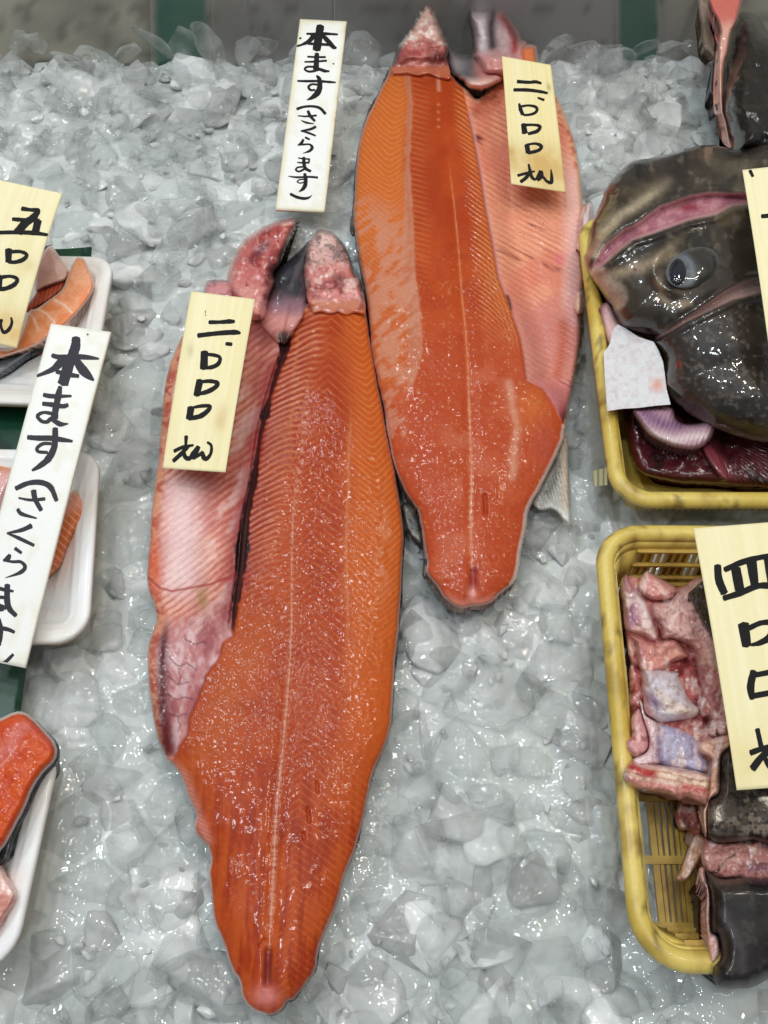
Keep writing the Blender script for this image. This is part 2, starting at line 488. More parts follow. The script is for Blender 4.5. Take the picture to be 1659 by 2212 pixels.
def A_z(x, y, d):
    cx, bl, bd = A_f(y)
    be = A_belly(x, y)
    hf = 0.007 + 0.007 * prof(d / 7) + 0.009 * prof(d / 110)
    hf = hf - 0.0016 * gauss(x - cx, 16) * sst(1350, 1500, y)
    hb = 0.006 + 0.005 * prof(d / 8) + 0.003 * (fbm(x, y, 26, 3, 91) - 0.5) * sst(40, 10, d) + 0.006 * sst(60, 0, bl - x)
    u = (bl - x)
    rib = lines((y + 0.72 * x) / 16.5, 0.22)
    hb = hb + 0.0010 * rib * sst(5, 30, u) * sst(1420, 1340, y)
    hb = hb - 0.0035 * gauss(u - 60, 40) * sst(1500, 1000, y)
    z = hf * (1 - be) + np.minimum(hb, hf + 0.001) * be
    z = z - 0.0045 * gauss(x - bl, 7) * sst(700, 760, y) * (1 - sst(1340, 1375, y))
    ur = x - bl
    rr = lines((y + 0.70 * np.clip(ur, 0, 70) - 0.002 * np.clip(ur, 0, 70) ** 2) / 14.0, 0.2)
    z = z + 0.0007 * rr * sst(6, 16, ur) * sst(90, 50, ur) * sst(1300, 1150, y)
    z = z + 0.0014 * (fbm(x, y, 70, 3, 8) - 0.5) + 0.0005 * (fbm(x, y, 8, 2, 9) - 0.5) * (0.25 + sst(850, 1000, y) * sst(1850, 1500, y))
    z = z + 0.0007 * gauss(x - cx, 3.5) * sst(1250, 1500, y) * sst(2090, 2050, y)
    # cuts in the tail
    for (ax, ay, bx_, by_) in [(664, 1745, 668, 1776), (655, 1800, 657, 1812), (684, 1690, 686, 1710), (572, 2030, 560, 2045)]:
        dd, _ = dline(x, y, [(ax, ay), (bx_, by_)])
        z = z - 0.0014 * gauss(dd, 3)
    z = z - 0.003 * gauss(dline(x, y, [(580, 2055), (578, 2125)])[0], 7)
    return np.maximum(z, 0.003)

def A_c(x, y, d):
    cx, bl, bd = A_f(y)
    rt = np.interp(y, *RIGHT_A)
    n1 = fbm(x, y, 60, 4, 1); n2 = fbm(x, y, 14, 3, 2); n3 = vnoise(x / 3.1, y / 3.1, 4); n4 = vnoise(x / 2.6, y / 2.6, 14)
    c = np.broadcast_to(S(184, 68, 28), x.shape + (3,)).copy()
    c = mx(c, S(200, 86, 36), sst(0.35, 0.7, n1))
    c = mx(c, S(178, 62, 22), 0.6 * gauss(x - (cx + 45), 55) * sst(700, 800, y) * sst(2050, 1650, y) * (0.5 + n1))
    # orange dorsal band with chevrons
    band = sst(-30, 30, x - bd + 22 * (fbm(x, y, 40, 3, 44) - 0.5)) * sst(1760, 1550, y)
    c = mx(c, S(218, 106, 44), band * 0.95)
    xv = bd + 0.58 * (rt - bd)
    ch = lines((y + 0.95 * np.sqrt((x - xv) ** 2 + 25) + 14 * (fbm(x, y, 60, 3, 5) - 0.5)) / 14.6, 0.10)
    c = mx(c, S(244, 164, 108), ch * band * 0.8 * sst(1520, 1250, y) * (0.45 + 0.8 * n2))
    # faint myomere lines over the centre and tail
    ap = cx + 46
    ct = lines((y - 0.75 * np.abs(x - ap) + 10 * (fbm(x, y, 60, 2, 6) - 0.5)) / 17.0, 0.10)
    c = mx(c, S(226, 126, 78), ct * (1 - band) * 0.75 * sst(cx * 0 + 5, cx * 0 + 25, x - cx) * n2 * 1.6)
    cl = lines((y + 0.8 * np.abs(x - bl) ** 0.95 + 10 * (fbm(x, y, 60, 2, 16) - 0.5)) / 15.0, 0.11)
    c = mx(c, S(226, 134, 96), cl * 0.6 * sst(0, 30, x - bl) * sst(40, 5, x - cx) * sst(1700, 1350, y) * (0.4 + n2))
    # lighter orange flesh on the left side
    c = mx(c, S(206, 104, 52), 0.75 * gauss(x - bl - 60, 50) * sst(1250, 1400, y) * sst(2100, 1900, y))
    # rib bed beside the blood line
    ur = np.clip(x - bl, 0, 400)
    bedm = sst(100, 30, ur) * sst(1330, 1150, y) * sst(640, 700, y)
    c = mx(c, S(160, 48, 44), bedm * 0.8)
    c = mx(c, S(150, 34, 52), gauss(ur - 12, 24) * sst(830, 900, y) * sst(1300, 1250, y) * 0.75)
    rr = lines((y + 0.70 * np.clip(ur, 0, 70) - 0.002 * np.clip(ur, 0, 70) ** 2 + 9 * (fbm(x, y, 70, 3, 92) - 0.5)) / 14.0, 0.17) * (0.55 + 0.9 * fbm(x, y, 30, 2, 93))
    c = mx(c, S(232, 150, 122), rr * sst(3, 12, ur) * sst(105, 60, ur) * sst(1330, 1150, y) * 0.95)
    # pinkish granular veil
    veil = sst(820, 980, y) * sst(1720, 1480, y) * (gauss(x - cx - 30, 100)) * (1 - band * 0.7)
    c = mx(c, S(204, 96, 58), veil * 0.22 * sst(0.35, 0.7, n1))
    lon = fbm(x * 1.0 + (y - 1700) * 0.06, y * 0.10, 9, 3, 77)
    c = mx(c, S(160, 48, 22), sst(0.52, 0.68, lon) * sst(1550, 1800, y) * 0.55)
    c = mx(c, S(214, 104, 48), sst(0.48, 0.34, lon) * sst(1550, 1800, y) * 0.5)
    c = mx(c, S(236, 172, 152), veil * sst(0.70, 0.92, 0.5 * n3 + 0.5 * n4) * 0.8)
    c = mx(c, S(226, 140, 104), sst(0.74, 0.95, 0.5 * n3 + 0.5 * n4) * 0.5 * sst(700, 900, y))
    # white central line with its beads
    w = np.interp(y, [860, 1000, 1300, 1500, 1700, 1830, 1900, 1990, 2060, 2090], [1.5, 1.2, 2.0, 2.6, 3.0, 4.6, 4.2, 3.4, 2.6, 1.0])
    bead = 0.75 + 0.45 * np.sin(y / 2.2 + 2 * fbm(x * 0, y, 20, 2, 7) * 6)
    on = sst(1000, 1150, y) * sst(2085, 2060, y)
    c = mx(c, S(234, 178, 172), gauss(x - cx - 1.5 * (vnoise(y * 0, y / 6.0) - 0.5), w * bead) * on * 0.92)
    tick = lines(y / 13.5, 0.13) * gauss(x - cx - 2, 9) * sst(1000, 1100, y) * sst(1800, 1700, y)
    c = mx(c, S(224, 150, 140), tick * 0.55)
    dots = lines(y / 21.0, 0.16) * gauss(x - cx - 4, 5) * sst(860, 890, y) * sst(1120, 1060, y)
    c = mx(c, S(232, 170, 160), dots * 0.9)
    dots2 = lines(y / 14.0, 0.2) * gauss(x - cx + 26, 5) * sst(680, 720, y) * sst(960, 900, y)
    c = mx(c, S(226, 150, 110), dots2 * 0.7)
    # line along the dorsal band
    c = mx(c, S(226, 150, 118), gauss(x - bd - 6 * (fbm(x * 0, y, 30, 3, 12) - 0.5), 3.0) * sst(860, 960, y) * sst(1430, 1300, y) * (0.3 + n2) * 0.8)
    c = mx(c, S(228, 156, 132), gauss(np.hypot((x - 826) / 1.0, (y - 1180) / 5.5), 16) * sst(0.4, 0.65, n2) * 0.8)
    # neck
    c = mx(c, S(220, 150, 136), sst(682, 658, y + 26 * (n2 - 0.5)) * 0.95)
    c = mx(c, S(150, 30, 34), sst(0.56, 0.66, fbm(x, y, 16, 3, 19)) * sst(690, 662, y) * 0.7)
    c = c * np.array([0.77, 0.66, 0.46])
    # belly flap
    be = A_belly(x, y)
    u = np.interp(y, *A_BL) - x
    b = np.broadcast_to(S(212, 138, 122), x.shape + (3,)).copy()
    b = mx(b, S(232, 172, 150), sst(0.4, 0.65, n1))
    st = lines((y + 0.72 * x + 16 * (fbm(x, y, 60, 3, 21) - 0.5)) / 16.5, 0.2) * (0.6 + 0.8 * n2)
    b = mx(b, S(188, 84, 76), st * 0.9 * sst(1420, 1300, y))
    dk = lines((y + 0.72 * x + 16 * (fbm(x, y, 60, 3, 21) - 0.5)) / 16.5 + 0.28, 0.06)
    b = mx(b, S(118, 34, 36), dk * sst(0.5, 0.62, fbm(x, y, 55, 2, 22)) * 0.8 * sst(25, 45, d) * sst(1400, 1300, y))
    wl = gauss(x - 392, 46) * sst(1010, 1060, y) * sst(1330, 1240, y)
    b = mx(b, S(238, 206, 206), wl * 0.9)  # whitish-pink sheen painted into the flap colour
    b = mx(b, S(240, 206, 200), sst(0.52, 0.66, fbm(x * 0.6 + y * 0.3, y * 0.5, 30, 4, 23)) * sst(8, 25, d) * 0.6)
    low = sst(1300, 1390, y + 0.4 * (x - 400))
    b = mx(b, S(186, 126, 130), low * 0.8)
    b = mx(b, S(222, 190, 192), low * sst(0.52, 0.68, fbm(x * 1.3, y * 0.7, 22, 4, 98)) * 0.7)
    b = mx(b, S(150, 70, 78), low * sst(0.48, 0.36, fbm(x * 1.3, y * 0.7, 22, 4, 98)) * 0.6)
    vein = np.zeros(x.shape)
    for k, vp in enumerate([[(366, 1420), (385, 1440), (402, 1432), (425, 1446)], [(362, 1460), (382, 1478), (410, 1474)], [(385, 1440), (390, 1462), (384, 1480)],
                            [(360, 1500), (380, 1512), (395, 1506), (418, 1512)], [(366, 1540), (384, 1548), (402, 1540)], [(384, 1548), (390, 1566), (386, 1580)], [(400, 1380), (420, 1392), (446, 1388)]]):
        vein = np.maximum(vein, gauss(dline(x + 5 * (fbm(x, y, 12, 2, 31) - 0.5), y + 5 * (fbm(x, y, 12, 2, 32) - 0.5), vp)[0], 1.7))
    b = mx(b, S(84, 28, 40), vein * 0.7)
    b = mx(b, S(136, 34, 40), gauss(u - 8, 18) * sst(1380, 1320, y) * sst(720, 800, y) * 0.85)
    # fringe on the outer edge
    fr = sst(30, 8, d) * sst(700, 760, y)
    b = mx(b, S(205, 140, 108), fr * 0.9)
    b = mx(b, S(168, 66, 52), fr * sst(0.46, 0.6, n2) * 0.8)
    b = mx(b, S(208, 96, 62), gauss(np.hypot((x - 334) / 1.0, (y - 1225) / 3.6), 17) * 0.9)
    tube = dline(x, y, [(362, 1330), (352, 1400), (350, 1480), (354, 1560), (364, 1625)])
    b = mx(b, S(84, 14, 24), gauss(tube[0], 8 + 11 * tube[1]) * 0.97 * sst(1320, 1390, y))
    b = mx(b, S(150, 120, 60), gauss(np.hypot((x - 437) / 1.0, (y - 1292) / 2.0), 15) * 0.7)
    b = mx(b, S(160, 40, 42), gauss(dline(x, y, [(316, 1243), (345, 1270), (372, 1277), (410, 1270), (455, 1262), (490, 1248)])[0], 2.6) * 0.9)
    b = mx(b, S(120, 62, 66), gauss(np.hypot((x - 585) / 2.0, y - 725), 22) * 0.7)
    c = c * (1 - be[..., None]) + b * be[..., None]
    # blood line
    wv = np.interp(y, [715, 745, 765, 860, 890, 920, 960, 1040, 1110, 1160, 1180, 1250, 1300, 1360], [5, 8, 5, 1, 7, 2.5, 1.5, 5, 5, 9, 9, 5, 4, 1.5])
    wv = 1.5 * wv * (0.7 + 0.7 * vnoise(y * 0, y / 9.0, 3))
    c = mx(c, S(34, 10, 14), sst(wv + 2.5, wv, np.abs(x - np.interp(y, *A_BL) - 3)) * sst(705, 720, y) * sst(1368, 1355, y) * 0.97)
    # pale fat along the cut edge
    e = sst(5.5, 1.5, d) * (0.35 + 0.9 * fbm(x, y, 30, 3, 71))
    left = (x < cx) & (y > 1630)
    c = mx(c, S(232, 206, 196), e * np.where(left, 0.95, 0.35))
    lf = gauss(dline(x, y, [(365, 1645), (395, 1675), (415, 1725), (432, 1775), (448, 1815)])[0], 12)
    c = mx(c, S(222, 150, 138), lf * 0.7 * (0.6 + 0.5 * lines((y - x * 0.5) / 9.0, 0.25)))
    # tail end
    c = mx(c, S(120, 52, 58), gauss(dline(x, y, [(580, 2062), (577, 2122)])[0], 9) * 0.75)
    c = mx(c, S(214, 132, 124), gauss(np.hypot((x - 574) / 1.2, y - 2152), 22) * 0.9)
    for (ax, ay, bx_, by_) in [(664, 1745, 668, 1776), (655, 1800, 657, 1812), (684, 1690, 686, 1710)]:
        c = mx(c, S(150, 48, 22), gauss(dline(x, y, [(ax, ay), (bx_, by_)])[0], 3) * 0.5)
    return c

salA = thing('split_salmon', 'long split orange salmon with dark blood line, its tail pointing to the open ice', 'fish', 'split salmon laid on the ice')
pillow('flesh', A_OUT, A_z, A_c, M['flesh'], salA, res=2.5, base=0.0005, sub=3, jitter=0.5, bottom=False, side=S(176, 126, 112), cover=True)

def offset_poly(pts, f):
    p = smooth_poly(pts, 3); n = len(p)
    t = np.roll(p, -1, 0) - np.roll(p, 1, 0)
    nrm = np.stack([t[:, 1], -t[:, 0]], 1); nrm /= np.linalg.norm(nrm, axis=1)[:, None] + 1e-9
    cen = p.mean(0)
    return p + nrm * f(p)[:, None]

def skin_c(x, y, d):
    n = fbm(x, y, 7, 3, 3)
    c = np.broadcast_to(S(34, 36, 38), x.shape + (3,)).copy()
    return mx(c, S(92, 94, 100), sst(0.5, 0.8, n) * 0.6)

def skA(p):
    cx = np.interp(p[:, 1], *A_CX)
    return np.where(p[:, 0] > cx, 0.2 + 4.8 * vnoise(p[:, 0] / 24, p[:, 1] / 24), -3.0)
skp = offset_poly(A_OUT, skA)
pillow('skin', skp, lambda x, y, d: 0.0015 + 0.0045 * prof(d / 9) - 0.004 * sst(6, 14, d), skin_c, M['skin'], salA, res=4.0, base=-0.001, sub=1)

# head halves of salmon A
def skullA_c(x, y, d):
    n = fbm(x, y, 12, 3, 2); n1 = fbm(x, y, 30, 3, 5)
    c = np.broadcast_to(S(214, 168, 160), x.shape + (3,)).copy()
    c = mx(c, S(232, 196, 186), sst(0.45, 0.65, n))
    c = mx(c, S(110, 88, 86), sst(0.56, 0.66, fbm(x, y, 18, 3, 8)) * sst(585, 555, y) * 0.7)
    c = mx(c, S(206, 116, 110), sst(560, 590, y + 14 * (n1 - 0.5)) * 0.85)
    c = mx(c, S(150, 40, 42), sst(0.55, 0.7, n1) * sst(585, 610, y) * 0.7)
    c = mx(c, S(134, 84, 74), gauss(np.hypot((x - 733) / 1.5, y - 602), 12) * 0.95)
    edge = sst(10, 3, np.interp(y, [497, 521, 554, 588, 606, 650], [722, 740, 757, 766, 779, 787]) - x)
    c = mx(c, S(70, 74, 80), edge * 0.9)
    c = mx(c, S(96, 92, 92), sst(512, 500, y) * 0.5)
    c = mx(c, S(206, 116, 84), sst(648, 676, y + 22 * (n - 0.5)))
    f = fbm(x, y, 7, 3, 21)
    c = mx(c, S(244, 222, 212), sst(0.60, 0.70, fbm(x, y, 20, 3, 22)) * sst(570, 590, y) * 0.45)
    c = mx(c, S(120, 20, 26), sst(0.60, 0.70, fbm(x, y, 22, 3, 23)) * sst(575, 600, y) * sst(690, 660, y) * 0.55)
    c = mx(c, S(70, 62, 64), gauss(np.abs(fbm(x, y, 16, 3, 24) - 0.5), 0.03) * sst(580, 555, y) * 0.7)
    c = c * (0.82 + 0.36 * f)[..., None]
    k = sst(636, 664, y + 18 * (n1 - 0.5))[..., None]
    return c * (1 - k) + A_c(x, y, np.full(x.shape, 60.0)) * k
SKULL_A = [(684, 498), (702, 495), (717, 501), (739, 521), (757, 554), (766, 588), (779, 606), (787, 640), (790, 666), (786, 678), (766, 676), (748, 682), (730, 675), (712, 680), (692, 674), (676, 676), (664, 645), (655, 600), (658, 560), (665, 527)]
pillow('skull', SKULL_A, lambda x, y, d: (0.006 + 0.020 * prof(d / 16) + 0.003 * (fbm(x, y, 9, 2, 14) - 0.5) + 0.006 * (fbm(x, y, 22, 3, 4) - 0.5) * sst(2, 12, d)) * (1 - sst(615, 652, y)) + (A_z(x, y, np.full(x.shape, 60.0)) - 0.0012 + 0.0016 * prof(d / 12)) * sst(615, 652, y),
       skullA_c, M['meat'], salA, res=2.4, base=0.0, jitter=0.5, cover=True)

def jawA_c(x, y, d):
    n = fbm(x, y, 26, 3, 6); n2 = fbm(x, y, 10, 3, 7)
    c = np.broadcast_to(S(196, 104, 100), x.shape + (3,)).copy()
    c = mx(c, S(214, 140, 130), sst(0.45, 0.8, n2) * 0.5)
    c = mx(c, S(226, 160, 152), sst(585, 640, y) * 0.6)
    c = mx(c, S(104, 46, 56), gauss(dline(x, y, [(545, 560), (572, 528)])[0], 12) * 0.9)
    c = mx(c, S(92, 40, 46), gauss(dline(x, y, [(586, 560), (575, 610)])[0], 9) * 0.7)
    c = mx(c, S(172, 58, 54), gauss(dline(x, y, [(548, 512), (600, 490), (618, 480)])[0], 14) * 0.7)
    c = mx(c, S(236, 188, 164), sst(9, 2, d) * (x < 560) * 0.8)
    lip = gauss(dline(x, y, [(642, 478), (641, 497), (627, 520), (615, 545), (604, 575), (592, 592)])[0], 9)
    c = mx(c, S(140, 30, 34), sst(0.58, 0.70, fbm(x, y, 14, 3, 27)) * 0.7)
    c = mx(c, S(236, 196, 186), gauss(np.abs(fbm(x, y, 24, 3, 28) - 0.5), 0.025) * 0.5)
    c = mx(c, S(36, 36, 38), lip * 0.95)
    return c * (0.82 + 0.36 * fbm(x, y, 7, 3, 29))[..., None]
JAW_A = [(489, 602), (503, 554), (525, 518), (548, 500), (570, 488), (592, 478), (612, 473), (641, 473), (643, 492), (629, 518), (618, 540), (607, 573), (594, 590), (592, 617), (582, 646), (572, 690), (540, 690), (505, 650)]
pillow('lower_jaw', JAW_A, lambda x, y, d: 0.004 + 0.026 * prof(d / 24) + 0.004 * (fbm(x, y, 20, 2, 9) - 0.5) * sst(1, 9, d), jawA_c, M['meat'], salA, res=2.4, base=0.0, jitter=0.5, cover=True)
for k, (tx, ty) in enumerate([(643, 484), (641, 492), (638, 501), (634, 510), (621, 534), (616, 545)]):
    q = P(tx, ty, 0.016); r = 0.0009
    vs = [q + np.array(v) for v in [(-r, -r, 0), (r * .3, -r, 0.0006), (r * .3, r, 0.0006), (-r, r, 0), (r * 3.2, r * 0.8, 0.0018)]]
    link_mesh('tooth', vs, [(0, 1, 4), (1, 2, 4), (2, 3, 4), (3, 0, 4), (3, 2, 1, 0)], M['skin'], salA, np.tile(S(60, 58, 56), (5, 1)), smooth=False)

def memA_c(x, y, d):
    n = fbm(x, y, 30, 3, 4)
    c = np.broadcast_to(S(74, 70, 76), x.shape + (3,)).copy()
    c = mx(c, S(44, 44, 50), sst(0.45, 0.6, fbm(x * 1.6 + y * 0.6, y * 0.5, 22, 3, 9)))
    c = mx(c, S(150, 110, 122), sst(625, 665, y + 24 * (n - 0.5)))
    c = mx(c, S(216, 150, 140), sst(660, 690, y + 14 * (n - 0.5)) * 0.85)
    k = sst(698, 730, y + 14 * (n - 0.5))[..., None]
    return c * (1 - k) + A_c(x, y, np.full(x.shape, 60.0)) * k
MEM_A = [(606, 574), (622, 562), (638, 549), (655, 532), (670, 520), (668, 560), (662, 600), (668, 650), (655, 682), (640, 705), (618, 742), (600, 742), (575, 716), (560, 690), (575, 655), (588, 620), (590, 592)]
pillow('mouth_lining', MEM_A, lambda x, y, d: (0.004 + 0.013 * prof(d / 20) + 0.002 * (fbm(x * 1.5 + y, y * 0.4, 14, 3, 9) - 0.5)) * (1 - sst(650, 690, y)) + (A_z(x, y, np.full(x.shape, 60.0)) + 0.0025 * prof(d / 8)) * sst(650, 690, y), memA_c, M['meat'], salA, res=2.6, base=0.0, jitter=0.4)
FIN_A = [(437, 640), (442, 615), (452, 605), (480, 603), (498, 610), (509, 628), (506, 646), (480, 660), (450, 660)]
pillow('pectoral_stub', FIN_A, lambda x, y, d: 0.004 + 0.020 * prof(d / 14), lambda x, y, d: mx(np.broadcast_to(S(205, 140, 142), x.shape + (3,)).copy(), S(130, 56, 62), sst(612, 604, y) + 0.6 * sst(0.5, 0.7, fbm(x, y, 12, 3, 2))),
       M['meat'], salA, res=2.6, base=0.0, jitter=0.4)

# ------------------------------------------------------------------ salmon B (fish lying higher, beside the dark head)
B_OUT = [(848, 140), (880, 146), (930, 148), (974, 160), (990, 178), (1012, 196), (1030, 214), (1046, 200), (1080, 175), (1130, 150), (1172, 160),
         (1201, 205), (1216, 235), (1235, 287), (1249, 346), (1257, 415), (1259, 480), (1258, 561), (1259, 590), (1256, 642), (1254, 693), (1252, 738),
         (1241, 811), (1232, 860), (1224, 900), (1222, 926), (1214, 960), (1194, 1003), (1172, 1048), (1144, 1097), (1136, 1146),
         (1128, 1182), (1121, 1231), (1109, 1261), (1080, 1284), (1060, 1303), (1021, 1311), (989, 1313), (962, 1294), (943, 1267),
         (921, 1238), (922, 1212), (917, 1189), (910, 1140), (900, 1101), (874, 1061), (851, 1003), (838, 944), (828, 878),
         (817, 830), (808, 790), (803, 756), (798, 701), (791, 642), (781, 590), (772, 540), (766, 500), (764, 455), (766, 423), (768, 368), (775, 316), (786, 272),
         (801, 235), (823, 191), (837, 162)]
B_CX = ([140, 224, 272, 353, 441, 533, 642, 719, 793, 866, 993, 1058, 1107, 1172, 1231, 1320], [946, 946, 950, 970, 981, 990, 998, 1006, 1011, 1013, 1018, 1019, 1017, 1018, 1021, 1022])
B_WL = ([140, 190, 235, 312, 368, 441, 533, 598, 664, 730, 774, 822, 839, 879, 911, 930], [985, 1000, 1010, 1025, 1036, 1047, 1065, 1076, 1101, 1123, 1131, 1136, 1171, 1198, 1214, 1260])
B_ST = ([140, 162, 220, 312, 368, 441, 533, 609, 682, 756, 811, 870, 950, 1320], [882, 885, 892, 887, 885, 891, 894, 899, 910, 912, 898, 884, 880, 900])
B_LF = ([140, 191, 235, 272, 316, 368, 423, 478, 540, 590, 642, 701, 756, 811, 878, 944, 1003, 1061, 1101, 1189, 1300], [846, 823, 801, 786, 775, 768, 766, 762, 772, 781, 791, 798, 804, 811, 828, 838, 851, 874, 900, 917, 960])

def B_belly(x, y):
    wl = np.interp(y, *B_WL)
    return sst(-3, 3, x - wl) * sst(926, 914, y)

def B_z(x, y, d):
    cx = np.interp(y, *B_CX); wl = np.interp(y, *B_WL); stp = np.interp(y, *B_ST)
    be = B_belly(x, y)
    hf = 0.008 + 0.008 * prof(d / 7) + 0.010 * prof(d / 110)
    hf = hf - 0.0014 * gauss(x - cx, 14)
    u = x - wl
    hb = 0.008 + 0.007 * prof(d / 9) + 0.008 * sst(60, 0, u) - 0.004 * gauss(u - 50, 35)
    hb = hb + 0.0007 * lines((y - 0.58 * x) / 12.5, 0.22) * sst(3, 18, u)
    z = hf * (1 - be) + np.minimum(hb, hf + 0.001) * be
    rr = lines((y - 0.85 * (x - cx)) / 11.5, 0.2) * sst(0, 20, x - cx - 15) * sst(0, 8, wl - x) * sst(760, 600, y)
    z = z + 0.0006 * rr
    z = z - 0.0012 * gauss(x - stp + 4, 5) * sst(150, 180, y) * sst(600, 450, y)
    z = z + 0.0016 * (fbm(x, y, 70, 3, 8) - 0.5) + 0.0005 * (fbm(x, y, 8, 2, 9) - 0.5) * (0.2 + sst(520, 700, y))
    z = z - 0.0025 * gauss(dline(x, y, [(1047, 1070), (1049, 1110)])[0], 4)
    z = z - 0.0025 * gauss(dline(x, y, [(1022, 1236), (1022, 1275)])[0], 7)
    return np.maximum(z, 0.003)

def B_c(x, y, d):
    cx = np.interp(y, *B_CX); wl = np.interp(y, *B_WL); stp = np.interp(y, *B_ST); lf = np.interp(y, *B_LF)
    n1 = fbm(x, y, 60, 4, 41); n2 = fbm(x, y, 14, 3, 42); n3 = vnoise(x / 3.1, y / 3.1, 44); n4 = vnoise(x / 2.6, y / 2.6, 45)
    c = np.broadcast_to(S(190, 74, 30), x.shape + (3,)).copy()
    c = mx(c, S(206, 90, 38), sst(0.4, 0.7, n1) * 0.8)
    c = mx(c, S(212, 112, 60), sst(20, 90, x - cx) * sst(820, 500, y) * 0.7)
    c = mx(c, S(206, 92, 62), sst(600, 800, y) * 0.6)
    # orange dorsal band
    band = sst(16, -16, x - stp + 8 + 14 * (fbm(x, y, 26, 3, 43) - 0.5)) * sst(900, 780, y)
    c = mx(c, S(226, 122, 60), band * 0.95)
    xv = lf + 0.62 * (stp - lf)
    ch = lines((y + 0.85 * np.sqrt((x - xv) ** 2 + 60) + 14 * (fbm(x, y, 60, 3, 46) - 0.5)) / 11.5, 0.12)
    c = mx(c, S(242, 172, 116), ch * band * 0.62 * (0.5 + 0.8 * n2) * sst(820, 560, y))
    # white strip and the pink torn membrane left of it
    sw = np.interp(y, [150, 200, 330, 420, 520, 620, 760, 860], [9, 10, 8, 12, 22, 26, 26, 6])
    off = stp - x + 7 * (fbm(x, y, 12, 3, 47) - 0.5)
    c = mx(c, S(216, 150, 136), sst(-3, 1, off) * sst(sw + 6, sw, off) * sst(150, 165, y) * sst(870, 820, y) * (0.55 + 0.6 * n2))
    torn = sst(0.47, 0.60, 0.55 * fbm((0.8 * x - 0.6 * y) * 0.28, 0.6 * x + 0.8 * y, 9, 3, 48) + 0.45 * fbm(x * 1.6, y * 0.5, 50, 3, 49)) * sst(440, 540, y + (stp - x) * 0.6) * sst(1030, 900, y) * sst(2, -6, x - stp)
    c = mx(c, S(220, 160, 152), torn * 0.75)
    c = mx(c, S(196, 92, 70), (1 - torn) * band * sst(520, 600, y) * 0.35)
    # ticks left of the centre and ribs right of it
    tk = lines((y - 0.28 * (x - stp)) / 11.5, 0.12) * sst(0, 4, x - stp) * sst(46, 18, x - stp) * sst(680, 480, y)
    c = mx(c, S(228, 150, 112), tk * 0.6)
    c = mx(c, S(170, 62, 38), gauss(x - 0.5 * (stp + cx), 40) * sst(620, 420, y) * 0.25)
    ur = x - cx
    rr = lines((y - 0.12 * ur - 0.0062 * np.clip(ur, 0, 200) ** 2 + 9 * (fbm(x, y, 60, 3, 94) - 0.5)) / 11.5, 0.17) * (0.5 + 0.9 * fbm(x, y, 26, 2, 95))
    c = mx(c, S(236, 158, 112), rr * sst(26, 48, ur + 10 * (n2 - 0.5)) * sst(-2, 5, wl - x) * sst(800, 620, y) * 0.8)
    c = mx(c, S(240, 176, 120), lines((x - wl + 30) / 9.0 + 0.0 * y, 0.14) * sst(50, 10, wl - x) * sst(520, 600, y) * sst(780, 720, y) * (x < wl) * 0.5)
    # centre line
    w = np.interp(y, [150, 200, 330, 600, 800, 1000, 1100, 1200, 1260], [3, 2.2, 1.2, 1.8, 2.4, 3.0, 4.0, 2.6, 3])
    on = sst(340, 420, y) * sst(1250, 1235, y)
    c = mx(c, S(238, 164, 128), gauss(x - cx, w) * on * (0.35 + 0.7 * vnoise(y * 0, y / 7.0, 5)) * sst(1000, 800, y))
    c = mx(c, S(238, 186, 172), gauss(x - cx - 1.2 * (vnoise(y * 0, y / 6.0) - 0.5), w * (0.8 + 0.4 * np.sin(y / 2.4))) * sst(780, 960, y) * sst(1250, 1235, y) * 0.9)
    c = mx(c, S(226, 168, 160), gauss(x - 946 - (y - 160) * 0.06, 4) * sst(156, 162, y) * sst(200, 195, y) * 0.9)
    dots = lines((y - 226) / 16.0 + 0.5, 0.18) * gauss(x - 947, 3.2) * sst(216, 222, y) * sst(284, 278, y)
    c = mx(c, S(240, 170, 124), dots * 0.65)
    # sparkle painted into the colour as pale grain specks
    g = 0.5 * n3 + 0.5 * n4
    c = mx(c, S(240, 176, 146), sst(0.70, 0.92, g) * sst(480, 640, y) * 0.75)
    c = mx(c, S(214, 122, 104), sst(0.45, 0.62, n1) * sst(680, 800, y) * gauss(x - cx, 90) * 0.55)
    # pale membrane streak low right
    ms = dline(x, y, [(1100, 830), (1106, 870), (1116, 920), (1112, 970), (1106, 1030)])
    c = mx(c, S(232, 178, 170), gauss(ms[0] + 8 * (n2 - 0.5), 9) * 0.7)
    c = mx(c, S(226, 128, 70), gauss(np.hypot(x - 1150, (y - 880) / 1.3), 34) * 0.7)
    c = mx(c, S(200, 96, 88), gauss(np.hypot((x - 1180) / 0.9, (y - 960) / 1.4), 34) * 0.75 * (0.5 + n2))
    # neck
    c = mx(c, S(214, 130, 112), sst(172, 150, y + 22 * (n2 - 0.5)) * 0.9)
    c = c * np.array([0.80, 0.70, 0.50])
    # belly flap
    be = B_belly(x, y)
    u = x - wl
    b = np.broadcast_to(S(236, 164, 130), x.shape + (3,)).copy()
    b = mx(b, S(226, 142, 116), sst(0.4, 0.65, n1))
    st = lines((y - 0.58 * x + 16 * (fbm(x, y, 70, 3, 51) - 0.5)) / 12.5, 0.2) * (0.5 + 0.9 * fbm(x, y, 40, 2, 96))
    b = mx(b, S(206, 116, 92), st * 0.75)
    dk = gauss(np.abs(fbm(x * 0.5 - y * 0.3, y * 1.5 - x * 0.8, 44, 2, 52) - 0.5), 0.014) * sst(0.5, 0.6, fbm(x, y, 60, 2, 53))
    b = mx(b, S(112, 36, 34), dk * 0.75 * sst(640, 560, y))
    b = mx(b, S(234, 186, 176), sst(58, 20, d) * sst(300, 400, y) * sst(700, 640, y) * 0.9)
    b = mx(b, S(196, 128, 126), sst(600, 720, y) * 0.6)
